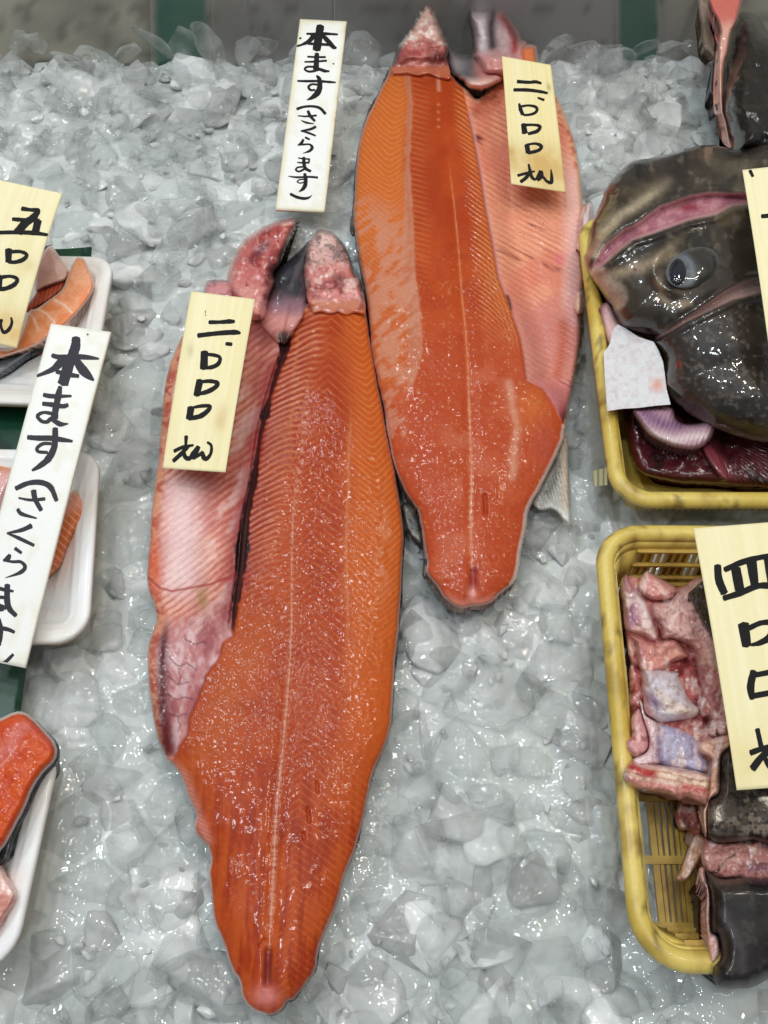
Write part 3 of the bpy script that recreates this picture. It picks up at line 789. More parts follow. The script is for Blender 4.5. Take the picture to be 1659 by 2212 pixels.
    b = mx(b, S(214, 160, 158), sst(46, 16, d) * sst(560, 640, y) * sst(720, 690, y) * 0.7)
    b = mx(b, S(200, 120, 122), sst(800, 850, y) * 0.8)
    b = mx(b, S(186, 84, 50), gauss(dline(x, y, [(1216, 700), (1214, 760), (1205, 810)])[0], 13) * (0.5 + 0.6 * lines((y + x * 0.4) / 8.0, 0.25)) * 0.9)
    b = mx(b, S(108, 22, 30), gauss(np.hypot((x - 1218) / 0.9, (y - 902) / 1.5), 20) * 0.9)
    b = mx(b, S(222, 172, 132), sst(13, 4, d) * sst(640, 560, y) * 0.85)
    b = mx(b, S(186, 92, 60), sst(16, 6, d) * sst(0.52, 0.66, n2) * sst(420, 340, y) * 0.8)
    b = mx(b, S(232, 120, 128), gauss(np.hypot(x - 1208, y - 560), 13) * 0.7)
    b = mx(b, S(92, 20, 26), gauss(np.hypot(x - 1033, y - 298), 8) * 0.9)
    b = mx(b, S(150, 60, 44), gauss(np.hypot(x - 1028, y - 240), 16) * 0.6)
    ln = gauss(u - 2, 4.5)
    b = mx(b, S(212, 150, 148), ln * sst(230, 250, y) * sst(700, 600, y) * 0.9)
    bl = dline(x, y, [(1096, 640), (1100, 652), (1103, 668)])
    b = mx(b, S(50, 22, 22), gauss(bl[0], 4) * 0.9)
    c = c * (1 - be[..., None]) + b * be[..., None]
    c = mx(c, S(236, 214, 206), sst(6, 2.0, d) * np.where(y > 905, 0.85, 0.25))
    c = mx(c, S(236, 212, 204), sst(11, 5, d) * ((x > 1100) & (y > 915)) * 0.9)
    c = mx(c, S(150, 62, 70), gauss(dline(x, y, [(1024, 1230), (1022, 1262)])[0], 8) * 0.8)
    c = mx(c, S(236, 180, 172), gauss(np.hypot(x - 1020, (y - 1280) / 1.4), 9) * 0.8)
    c = mx(c, S(226, 150, 130), sst(26, 8, d) * sst(1270, 1300, y) * 0.6)
    c = mx(c, S(150, 46, 20), gauss(dline(x, y, [(1047, 1072), (1049, 1108)])[0], 4) * 0.6)
    return c

salB = thing('split_salmon', 'split orange salmon with pale ribbed belly flap lying beside the dark fish head', 'fish', 'split salmon laid on the ice')
pillow('flesh', B_OUT, B_z, B_c, M['flesh'], salB, res=2.5, base=0.0005, sub=3, jitter=0.5, bottom=False, side=S(170, 140, 130), cover=True)
def skB(p):
    return np.where(p[:, 0] < np.interp(p[:, 1], *B_CX), 0.0 + 4.2 * vnoise(p[:, 0] / 20, p[:, 1] / 20), -3.0)
pillow('skin', offset_poly(B_OUT, skB), lambda x, y, d: 0.0015 + 0.0045 * prof(d / 9) - 0.004 * sst(6, 14, d), skin_c, M['skin'], salB, res=4.0, base=-0.001, sub=1)

def skullB_c(x, y, d):
    n = fbm(x, y, 12, 3, 62); n1 = fbm(x, y, 26, 3, 65)
    c = np.broadcast_to(S(226, 184, 168), x.shape + (3,)).copy()
    c = mx(c, S(206, 150, 140), sst(0.45, 0.65, n))
    c = mx(c, S(206, 120, 112), sst(74, 96, y + 16 * (n1 - 0.5)) * 0.85)
    c = mx(c, S(160, 60, 60), sst(0.56, 0.7, n1) * sst(78, 100, y) * 0.75)
    c = mx(c, S(62, 22, 30), gauss(np.hypot((x - 950) / 1.4, y - 124), 17) * 0.9)
    sk = sst(16, 2, x - np.interp(y, [11, 22, 48, 81, 110, 143], [922, 907, 893, 871, 855, 848]))
    c = mx(c, S(84, 86, 90), sk * 0.9)
    c = mx(c, S(150, 90, 84), sst(22, 10, y) * 0.7)
    c = mx(c, S(204, 108, 70), sst(140, 162, y + 16 * (n - 0.5)))
    c = mx(c, S(244, 224, 214), sst(0.58, 0.68, fbm(x, y, 11, 3, 22)) * sst(110, 90, y) * 0.8)
    c = mx(c, S(112, 24, 30), sst(0.58, 0.68, fbm(x, y, 20, 3, 25)) * sst(84, 100, y) * 0.6)
    c = c * (0.82 + 0.36 * fbm(x, y, 7, 3, 26))[..., None]
    k = sst(132, 152, y + 14 * (n1 - 0.5))[..., None]
    return c * (1 - k) + B_c(x, y, np.full(x.shape, 60.0)) * k
SKULL_B = [(926, 10), (907, 22), (892, 48), (870, 81), (854, 110), (846, 150), (856, 160), (880, 158), (902, 164), (926, 160), (950, 168), (974, 168), (968, 135), (972, 106), (962, 85), (948, 49), (935, 20)]
pillow('skull', SKULL_B, lambda x, y, d: (0.008 + 0.024 * prof(d / 16) + 0.003 * (fbm(x, y, 9, 2, 14) - 0.5) + 0.006 * (fbm(x, y, 20, 3, 64) - 0.5) * sst(2, 12, d)) * (1 - sst(118, 146, y)) + (B_z(x, y, np.full(x.shape, 60.0)) - 0.0012 + 0.0016 * prof(d / 12)) * sst(118, 146, y), skullB_c, M['meat'], salB, res=2.4, base=0.0, jitter=0.5, cover=True)

def jawB_c(x, y, d):
    n = fbm(x, y, 24, 3, 66)
    c = np.broadcast_to(S(190, 160, 162), x.shape + (3,)).copy()
    c = mx(c, S(222, 210, 214), gauss(dline(x, y, [(1036, 30), (1040, 60), (1042, 100)])[0], 12) * 0.9)
    c = mx(c, S(30, 30, 32), gauss(dline(x, y, [(1014, 24), (1012, 50), (1020, 90), (1024, 110)])[0], 8) * 0.95)
    c = mx(c, S(44, 42, 44), gauss(dline(x, y, [(1066, 24), (1060, 60), (1064, 100)])[0], 12) * 0.95)
    c = mx(c, S(150, 40, 36), gauss(dline(x, y, [(1086, 36), (1100, 56), (1112, 80), (1112, 110)])[0], 11) * 0.95)
    c = mx(c, S(214, 140, 134), sst(100, 140, y + 16 * (n - 0.5)) * 0.8)
    c = mx(c, S(226, 150, 132), sst(1115, 1130, x) * 0.8)
    return c * (0.78 + 0.44 * fbm(x, y, 8, 3, 29))[..., None]
JAW_B = [(1010, 37), (1016, 18), (1030, 26), (1051, 24), (1062, 17), (1078, 20), (1090, 27), (1104, 42), (1116, 60), (1128, 84), (1140, 96), (1140, 150), (1110, 170), (1050, 165), (1030, 140), (1018, 118), (1021, 76)]
pillow('lower_jaw', JAW_B, lambda x, y, d: 0.006 + 0.030 * prof(d / 24) + 0.005 * (fbm(x, y, 20, 2, 69) - 0.5) * sst(1, 9, d), jawB_c, M['meat'], salB, res=2.4, base=0.0, jitter=0.5, cover=True)

def memB_c(x, y, d):
    n = fbm(x, y, 24, 3, 74)
    c = np.broadcast_to(S(84, 84, 86), x.shape + (3,)).copy()
    c = mx(c, S(150, 140, 142), gauss(np.hypot(x - 985, y - 140), 22) * 0.8)
    c = mx(c, S(214, 140, 132), sst(1010, 1050, x + 20 * (n - 0.5)) * 0.85)
    c = mx(c, S(236, 196, 184), sst(160, 182, y + 8 * (n - 0.5)) * 0.9)
    return c
MEM_B = [(966, 96), (980, 107), (1000, 116), (1020, 116), (1050, 120), (1090, 130), (1090, 170), (1070, 184), (1040, 197), (1012, 192), (999, 177), (976, 162), (966, 140)]
pillow('mouth_lining', MEM_B, lambda x, y, d: 0.006 + 0.020 * prof(d / 22) + 0.010 * sst(150, 185, y) * prof(d / 10), memB_c, M['meat'], salB, res=2.6, base=0.0, jitter=0.4)
ROLL = [(1122, 112), (1126, 100), (1140, 95), (1156, 97), (1162, 108), (1161, 150), (1130, 150)]
pillow('collar_roll', ROLL, lambda x, y, d: 0.008 + 0.026 * prof(d / 13), lambda x, y, d: mx(np.broadcast_to(S(222, 178, 164), x.shape + (3,)).copy(), S(222, 124, 72), sst(4, 9, d)), M['meat'], salB, res=2.4, base=0.0)
FINB = [(1224, 935), (1228, 1000), (1230, 1060), (1232, 1128), (1220, 1126), (1205, 1108), (1190, 1100), (1165, 1102), (1150, 1085), (1165, 1055), (1192, 1003)]
def finB_c(x, y, d):
    f = lines((x - 0.25 * (y - 1000)) / 7.0, 0.25)
    c = np.broadcast_to(S(168, 168, 164), x.shape + (3,)).copy()
    c = mx(c, S(60, 58, 56), gauss(dline(x, y, [(1205, 1000), (1196, 1040), (1182, 1066)])[0], 13) * (0.5 + 0.5 * f))
    c = mx(c, S(196, 170, 140), gauss(x - 1219, 7) * 0.7)
    c = mx(c, S(226, 228, 226), sst(1085, 1115, y) * 0.7)
    return mx(c, S(110, 108, 104), f * 0.35)
pillow('tail_fin', FINB, lambda x, y, d: 0.003 + 0.0025 * prof(d / 8) + 0.0004 * lines((x - 0.25 * (y - 1000)) / 7.0, 0.25), finB_c, M['skin'], salB, res=2.4, base=0.0, cover=True)
for pts in ([(868, 1092), (880, 1086), (900, 1102), (909, 1140), (912, 1172), (896, 1166), (877, 1142)],
            [(916, 1208), (926, 1214), (926, 1238), (918, 1252), (912, 1240)],
            [(757, 470), (766, 466), (770, 500), (762, 510), (756, 500)]):
    pillow('fin', pts, lambda x, y, d: 0.002 + 0.003 * prof(d / 8), lambda x, y, d: mx(np.broadcast_to(S(52, 52, 46), x.shape + (3,)).copy(), S(110, 108, 96), sst(0.5, 0.7, fbm(x, y, 14, 3, 5)) * 0.7), M['skin'], salB, res=2.2, base=-0.001)
PEC = [(1243, 536), (1247, 500), (1250, 470), (1258, 446), (1270, 435), (1282, 440), (1284, 470), (1280, 500), (1272, 532), (1256, 545)]
pillow('pectoral_stub', PEC, lambda x, y, d: 0.010 + 0.022 * prof(d / 15), lambda x, y, d: mx(np.broadcast_to(S(226, 206, 204), x.shape + (3,)).copy(), S(176, 130, 128), sst(0.48, 0.62, fbm(x * 1.6, y * 0.5, 20, 3, 5)) * 0.8 + sst(5, 1, d) * 0.6), M['meat'], salB, res=2.4, base=0.0)
KNOB = [(1240, 640), (1246, 628), (1258, 630), (1262, 650), (1258, 676), (1246, 680), (1238, 664)]
pillow('fin_joint', KNOB, lambda x, y, d: 0.008 + 0.018 * prof(d / 12), lambda x, y, d: mx(np.broadcast_to(S(228, 196, 178), x.shape + (3,)).copy(), S(200, 140, 136), sst(0.5, 0.65, fbm(x, y, 12, 3, 5)) * 0.7), M['meat'], salB, res=2.4, base=0.0)

# ------------------------------------------------------------------ rounded-rectangle tools for trays and baskets (world metres)
def quad_world(px, z):
    return np.array([P(x, y, z)[:2] for x, y in px])     # order: far-left, far-right, near-right, near-left

def round_loop(q, inset, r, seg=8):
    n = 4; c = q.mean(0); pts = []
    nr = []
    for i in range(n):
        a, b = q[i], q[(i + 1) % n]
        e = (b - a) / np.linalg.norm(b - a); nn = np.array([-e[1], e[0]])
        if np.dot(nn, c - a) < 0: nn = -nn
        nr.append((a + nn * inset, e))
    cor = []
    for i in range(n):
        (p0, e0), (p1, e1) = nr[i - 1], nr[i]
        t = np.linalg.solve(np.array([e0, -e1]).T, p1 - p0)
        cor.append(p0 + e0 * t[0])
    rr = max(r - inset, 0.003)
    for i in range(n):
        p = cor[i]; a = cor[i - 1]; b = cor[(i + 1) % n]
        u = (a - p) / np.linalg.norm(a - p); v = (b - p) / np.linalg.norm(b - p)
        ang = math.acos(np.clip(np.dot(u, v), -1, 1)); tl = rr / math.tan(ang / 2)
        s, e = p + u * tl, p + v * tl
        m = (u + v) / np.linalg.norm(u + v); ctr = p + m * rr / math.sin(ang / 2)
        a0 = math.atan2(*(s - ctr)[::-1]); a1 = math.atan2(*(e - ctr)[::-1])
        da = (a1 - a0 + math.pi) % (2 * math.pi) - math.pi
        for k in range(seg + 1):
            t = a0 + da * k / seg
            pts.append(ctr + rr * np.array([math.cos(t), math.sin(t)]))
    return np.array(pts)

def densify(L, k=6):
    out = []
    for i in range(len(L)):
        a, b = L[i], L[(i + 1) % len(L)]
        m = 44 if i % 9 == 8 else 1
        for j in range(m): out.append(a + (b - a) * j / m)
    return np.array(out)

def loft(name, loops, mat, parent, colf, close_first=False, close_last=False, ring=False):
    n = len(loops[0]); V = np.concatenate(loops); F = []
    K = len(loops)
    for k in range(K if ring else K - 1):
        for i in range(n):
            j = (i + 1) % n; k2 = (k + 1) % K
            F.append((k * n + i, k * n + j, k2 * n + j, k2 * n + i))
    if close_last:
        V = np.concatenate([V, V[(K - 1) * n:K * n].mean(0)[None]]); c0 = len(V) - 1
        F += [((K - 1) * n + i, (K - 1) * n + (i + 1) % n, c0) for i in range(n)]
    if close_first:
        V = np.concatenate([V, V[:n].mean(0)[None]]); c0 = len(V) - 1
        F += [((i + 1) % n, i, c0) for i in range(n)]
    o = link_mesh(name, V, F, mat, parent, colf(V))
    bm = bmesh.new(); bm.from_mesh(o.data); bmesh.ops.recalc_face_normals(bm, faces=bm.faces); bm.to_mesh(o.data); bm.free()
    return o

# ------------------------------------------------------------------ green plastic sheet under the trays
GS = [(-260, 541), (60, 540), (150, 537), (199, 533), (197, 560), (120, 1040), (52, 1480), (40, 1570), (-300, 1580)]
def gs_c(x, y, d):
    c = np.broadcast_to(S(20, 66, 46), x.shape + (3,)).copy()
    return mx(c, S(10, 40, 28), sst(0.5, 0.7, fbm(x, y, 40, 3, 3)))
gsh = pillow('green_sheet', GS, lambda x, y, d: 0.004 + 0.003 * sst(10, 0, d) + 0.006 * sst(20, 0, np.hypot(x - 199, y - 533) - 4), gs_c, M['green'], None, res=6, base=0.001, sub=1, cover=True)
tag(gsh, 'dark green plastic sheet lying under the white foam trays', 'plastic sheet')

# ------------------------------------------------------------------ foam trays
def foam_c(V):
    n = fbm(V[:, 0] * 1000, V[:, 1] * 1000, 30, 3, 2)
    c = np.broadcast_to(S(240, 240, 240), (len(V), 3)).copy()
    return mx(c, S(232, 228, 222), sst(0.4, 0.7, n))
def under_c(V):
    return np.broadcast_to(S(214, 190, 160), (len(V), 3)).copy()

def foam_tray(px, z, r, label, group, colf=foam_c, depth=0.016):
    q = quad_world(px, z)
    L = []
    # outer underside -> lip -> inner well
    for ins, dz in [(0.030, -depth - 0.0015), (0.016, -depth * 0.55), (0.007, -0.0045), (0.0008, -0.0042), (0.0, -0.0030), (0.0, -0.0012), (0.0010, -0.0002), (0.0030, 0.0),
                    (0.0070, -0.0001), (0.0084, -0.0010), (0.0098, -0.0022), (0.0114, -0.0026), (0.0132, -0.0040), (0.0205, -depth), (0.0250, -depth - 0.0002)]:
        l = densify(round_loop(q, ins, r))
        L.append(np.column_stack([l, np.full(len(l), z + dz)]))
    o = loft('foam_tray', L, M['foam'], None, colf, close_first=True, close_last=True)
    return tag(o, label, 'tray', group)

T1 = [(-170, 545), (247, 553), (190, 876), (-215, 862)]
T2 = [(-150, 966), (215, 972), (189, 1388), (-175, 1388)]
T3 = [(-230, 1560), (134, 1592), (22, 2104), (-330, 2096)]
def shift(q, dx, dy): return [(x + dx, y + dy) for x, y in q]
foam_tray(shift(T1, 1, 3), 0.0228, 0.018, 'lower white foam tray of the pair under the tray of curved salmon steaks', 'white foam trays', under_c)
foam_tray(T1, 0.0265, 0.018, 'white foam tray holding the curved salmon steaks', 'white foam trays')
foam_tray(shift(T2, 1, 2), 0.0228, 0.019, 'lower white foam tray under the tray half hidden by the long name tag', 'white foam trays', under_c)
foam_tray(T2, 0.0265, 0.019, 'white foam tray half hidden by the long name tag across it', 'white foam trays')
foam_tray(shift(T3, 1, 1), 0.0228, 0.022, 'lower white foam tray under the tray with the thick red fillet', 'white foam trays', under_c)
foam_tray(T3, 0.0265, 0.022, 'white foam tray holding the thick red fillet and pink belly slice', 'white foam trays')
for q in (T1, T2, T3): COVER.append(np.array(q, float))

# fish pieces in the trays
Z5 = ((0, 515), 0.17157)
def stk_c(x, y, d):
    c = np.broadcast_to(S(228, 140, 92), x.shape + (3,)).copy()
    n = fbm(x, y, 18, 3, 4)
    c = mx(c, S(236, 162, 122), sst(0.4, 0.7, n))
    l1 = gauss(dline(x, y, conv(*Z5, [(870, 420), (980, 480), (1150, 600)]))[0], 1.6)
    arcs = lines((y * 1.0 - 0.55 * x) / 5.6, 0.16) * sst(655, 625, y)
    c = mx(c, S(246, 200, 172), arcs * 0.7)
    for a in ([(680, 770), (800, 830), (900, 930)], [(480, 880), (600, 960), (690, 1060)], [(370, 940), (430, 1020), (480, 1150)]):
        c = mx(c, S(246, 206, 184), gauss(dline(x, y, conv(*Z5, a))[0], 3.2) * 0.85)
    e = sst(5, 1.5, d)
    c = mx(c, S(238, 214, 206), e * 0.9)
    return c
ST1 = conv(*Z5, [(990, 225), (1060, 255), (1110, 350), (1180, 520), (1185, 640), (1110, 780), (980, 940), (850, 1070), (640, 1230), (450, 1350), (250, 1430), (0, 1510), (-200, 1560), (-200, 1380), (60, 1400), (200, 1330), (330, 1000), (380, 900), (460, 880), (620, 770), (780, 640), (830, 520), (880, 380), (940, 260)])
st = thing('salmon_steak', 'curved orange salmon steak with silver skin, leaning in the foam tray', 'fish steak', 'salmon pieces in the trays')
pillow('flesh', ST1, lambda x, y, d: 0.024 + 0.008 * prof(d / 9) + 0.0012 * (fbm(x, y, 20, 2, 4) - 0.5), stk_c, M['flesh'], st, res=1.8, base=0.0125, jitter=0.2)
def silver_c(x, y, d):
    c = np.broadcast_to(S(150, 156, 164), x.shape + (3,)).copy()
    s = lines(x / 6.0 + 0.5 * np.floor(y / 5.0), 0.3) * lines(y / 5.0, 0.35)
    return mx(c, S(70, 76, 84), s * 0.8 + 0.3 * sst(0.4, 0.7, fbm(x, y, 20, 3, 3)))
SK1 = conv(*Z5, [(-200, 1560), (0, 1512), (250, 1432), (450, 1352), (640, 1232), (850, 1075), (960, 960), (880, 1080), (700, 1230), (540, 1360), (350, 1460), (150, 1600), (0, 1700), (-200, 1780)])
pillow('skin', SK1, lambda x, y, d: 0.016 + 0.005 * prof(d / 8), silver_c, M['skin'], st, res=1.8, base=0.0115)
o = pillow('salmon_slice', conv(*Z5, [(640, 90), (690, 140), (800, 290), (860, 400), (825, 520), (700, 570), (560, 620), (440, 650), (470, 350), (560, 150)]), lambda x, y, d: 0.022 + 0.007 * prof(d / 9),
           lambda x, y, d: mx(np.broadcast_to(S(236, 200, 188), x.shape + (3,)).copy(), S(214, 164, 156), sst(4, 0, x - (112 + (y - 560) * 0.25)) * 0.8 + 0.3 * fbm(x, y, 14, 3, 3)), M['meat'], None, res=2, base=0.0115)
tag(o, 'pale pink salmon belly slice behind the curved steak', 'fish slice', 'salmon pieces in the trays')
o = pillow('salmon_slice', conv(*Z5, [(825, 520), (790, 640), (640, 765), (500, 850), (360, 920), (300, 900), (420, 740), (480, 655), (620, 600), (740, 535)]), lambda x, y, d: 0.0195 + 0.004 * prof(d / 8),
           lambda x, y, d: mx(np.broadcast_to(S(172, 74, 50), x.shape + (3,)).copy(), S(206, 124, 96), lines((x + 0.25 * y) / 8.5, 0.14) * 0.8), M['flesh'], None, res=1.8, base=0.0115)
tag(o, 'deep red salmon slice with pale stripes inside the curved steak', 'fish slice', 'salmon pieces in the trays')
Z7 = ((0, 881), 0.2757)
o = pillow('salmon_steak', conv(*Z7, [(550, 665), (610, 650), (670, 700), (690, 790), (660, 880), (590, 980), (530, 1100), (470, 1240), (390, 1320), (300, 1380), (200, 1200), (400, 900)]), lambda x, y, d: 0.014 + 0.011 * prof(d / 16),
           lambda x, y, d: mx(mx(mx(np.broadcast_to(S(210, 110, 58), x.shape + (3,)).copy(), S(242, 186, 160), lines((y + 0.8 * x * np.sign(170 - x) * 0 - 0.9 * x) / 19.0, 0.10) * 0.8), S(234, 170, 152), sst(1120, 1085, y + 0.3 * x - 50) * 0.7), S(226, 196, 130), sst(1072, 1060, y) * 0.8), M['flesh'], None, res=2, base=0.0115)
tag(o, 'orange salmon steak with cream fat, its tip showing beside the name tag', 'fish steak', 'salmon pieces in the trays')
o = pillow('salmon_slice', conv(*Z7, [(-160, 430), (60, 445), (120, 480), (90, 600), (40, 700), (0, 800), (-160, 900)]), lambda x, y, d: 0.014 + 0.011 * prof(d / 14),
           lambda x, y, d: mx(np.broadcast_to(S(226, 176, 172), x.shape + (3,)).copy(), S(206, 132, 98), sst(1030, 1010, y)), M['meat'], None, res=2, base=0.0115)
tag(o, 'pinkish salmon slice in the tray under the name tag', 'fish slice', 'salmon pieces in the trays')
Z8 = ((0, 1504.5), 0.2696)
def fil_c(x, y, d):
    n = fbm(x, y, 16, 3, 5)
    c = np.broadcast_to(S(206, 82, 30), x.shape + (3,)).copy()
    c = mx(c, S(190, 62, 28), sst(0.4, 0.7, n) * 0.8)
    c = mx(c, S(206, 112, 104), gauss(dline(x, y, conv(*Z8, [(-60, 520), (60, 420), (150, 260), (200, 240)]))[0], 15) * 0.8)
    c = mx(c, S(196, 88, 76), gauss(dline(x, y, conv(*Z8, [(280, 250), (400, 380)]))[0], 14) * 0.6)
    c = mx(c, S(226, 160, 150), gauss(dline(x, y, conv(*Z8, [(0, 560), (60, 500), (130, 400)]))[0], 1.6) * 0.8)
    c = mx(c, S(226, 216, 210), sst(8, 3, d) * 0.9)
    c = mx(c, S(96, 100, 108), sst(4, 1, d) * sst(1540, 1600, y) * 0.9)
    return c
ft = thing('salmon_fillet', 'thick red salmon fillet with dark skin edge overhanging its foam tray', 'fish fillet', 'salmon pieces in the trays')
F3 = conv(*Z8, [(-40, 190), (60, 145), (110, 125), (180, 122), (260, 165), (350, 255), (430, 345), (462, 430), (440, 520), (340, 630), (270, 740), (200, 900), (120, 1060), (40, 1200), (-60, 1320), (-200, 1420), (-200, 240)])
pillow('flesh', F3, lambda x, y, d: 0.030 + 0.014 * prof(d / 22) + 0.002 * (fbm(x, y, 24, 3, 6) - 0.5), fil_c, M['flesh'], ft, res=2, base=0.024, jitter=0.3, cover=True)
pillow('skin', conv(*Z8, [(280, 200), (370, 270), (450, 350), (482, 430), (462, 530), (370, 640), (300, 760), (230, 900), (150, 1060), (95, 1220), (60, 1330), (-20, 1360), (-60, 1250), (100, 1000), (200, 800), (300, 500)]),
       lambda x, y, d: 0.0255 + 0.004 * prof(d / 12), lambda x, y, d: mx(np.broadcast_to(S(30, 32, 36), x.shape + (3,)).copy(), S(90, 94, 100), sst(0.5, 0.7, fbm(x, y, 8, 3, 3)) * 0.5), M['skin'], ft, res=2.4, base=0.0125)
o = pillow('salmon_slice', conv(*Z8, [(-140, 1300), (0, 1335), (60, 1430), (130, 1530), (147, 1600), (110, 1690), (60, 1760), (0, 1850), (-140, 1900)]), lambda x, y, d: 0.020 + 0.014 * prof(d / 16),
           lambda x, y, d: mx(mx(np.broadcast_to(S(238, 200, 192), x.shape + (3,)).copy(), S(200, 130, 116), sst(1915, 1935, y - 0.4 * x)), S(226, 168, 156), lines((y + 0.3 * x) / 17, 0.2) * 0.5), M['meat'], None, res=2, base=0.0115)
tag(o, 'pale pink folded salmon belly slice at the end of the red fillet', 'fish slice', 'salmon pieces in the trays')

# ------------------------------------------------------------------ yellow baskets
def yel_c(V):
    n = fbm(V[:, 0] * 1000, V[:, 1] * 1000, 40, 4, 6)
    c = np.broadcast_to(S(222, 198, 106), (len(V), 3)).copy()
    c = mx(c, S(202, 174, 76), sst(0.4, 0.7, n))
    sp = sst(0.60, 0.72, fbm(V[:, 0] * 2200, V[:, 1] * 1100, 9, 3, 9))
    c = mx(c, S(96, 76, 36), sp * 0.7)
    return mx(c, S(150, 116, 44), sst(0.55, 0.7, fbm(V[:, 0] * 1000, V[:, 1] * 1000, 16, 3, 12)) * 0.5)

M['slat'] = None
m, nt, b = newmat('yellow basket lattice')
tc = nt.nodes.new('ShaderNodeNewGeometry')
nz = nt.nodes.new('ShaderNodeTexNoise'); nz.inputs['Scale'].default_value = 45; nz.inputs['Detail'].default_value = 5
nt.links.new(tc.outputs['Position'], nz.inputs['Vector'])
cr = nt.nodes.new('ShaderNodeValToRGB')
cr.color_ramp.elements[0].position = 0.30; cr.color_ramp.elements[0].color = (*S(142, 106, 40), 1)
cr.color_ramp.elements[1].position = 0.62; cr.color_ramp.elements[1].color = (*S(200, 168, 80), 1)
nt.links.new(nz.outputs['Fac'], cr.inputs[0]); nt.links.new(cr.outputs[0], b.inputs['Base Color'])
b.inputs['Roughness'].default_value = 0.4
M['slat'] = m

def bar(name, a, b_, w, h, parent, share={}):
    """box from a to b_, width w across (horizontal), thickness h"""
    a = Vector(a); b_ = Vector(b_); d = b_ - a; L = d.length
    key = 'unit'
    if key not in share:
        bm = bmesh.new(); bmesh.ops.create_cube(bm, size=1.0)
        me = bpy.data.meshes.new('lattice_bar'); bm.to_mesh(me); bm.free(); me.materials.append(M['slat'])
        share[key] = me
    o = bpy.data.objects.new(name, share[key]); COL.objects.link(o)
    xax = d.normalized()
    up = Vector((0, 0, 1)) if abs(xax.z) < 0.8 else Vector((0, 1, 0))
    yax = up.cross(xax).normalized(); zax = xax.cross(yax)
    from mathutils import Matrix
    R = Matrix((xax, yax, zax)).transposed().to_4x4()
    o.matrix_world = Matrix.Translation((a + b_) / 2) @ R @ Matrix.Diagonal((L, w, h, 1))
    o.parent = parent
    return o

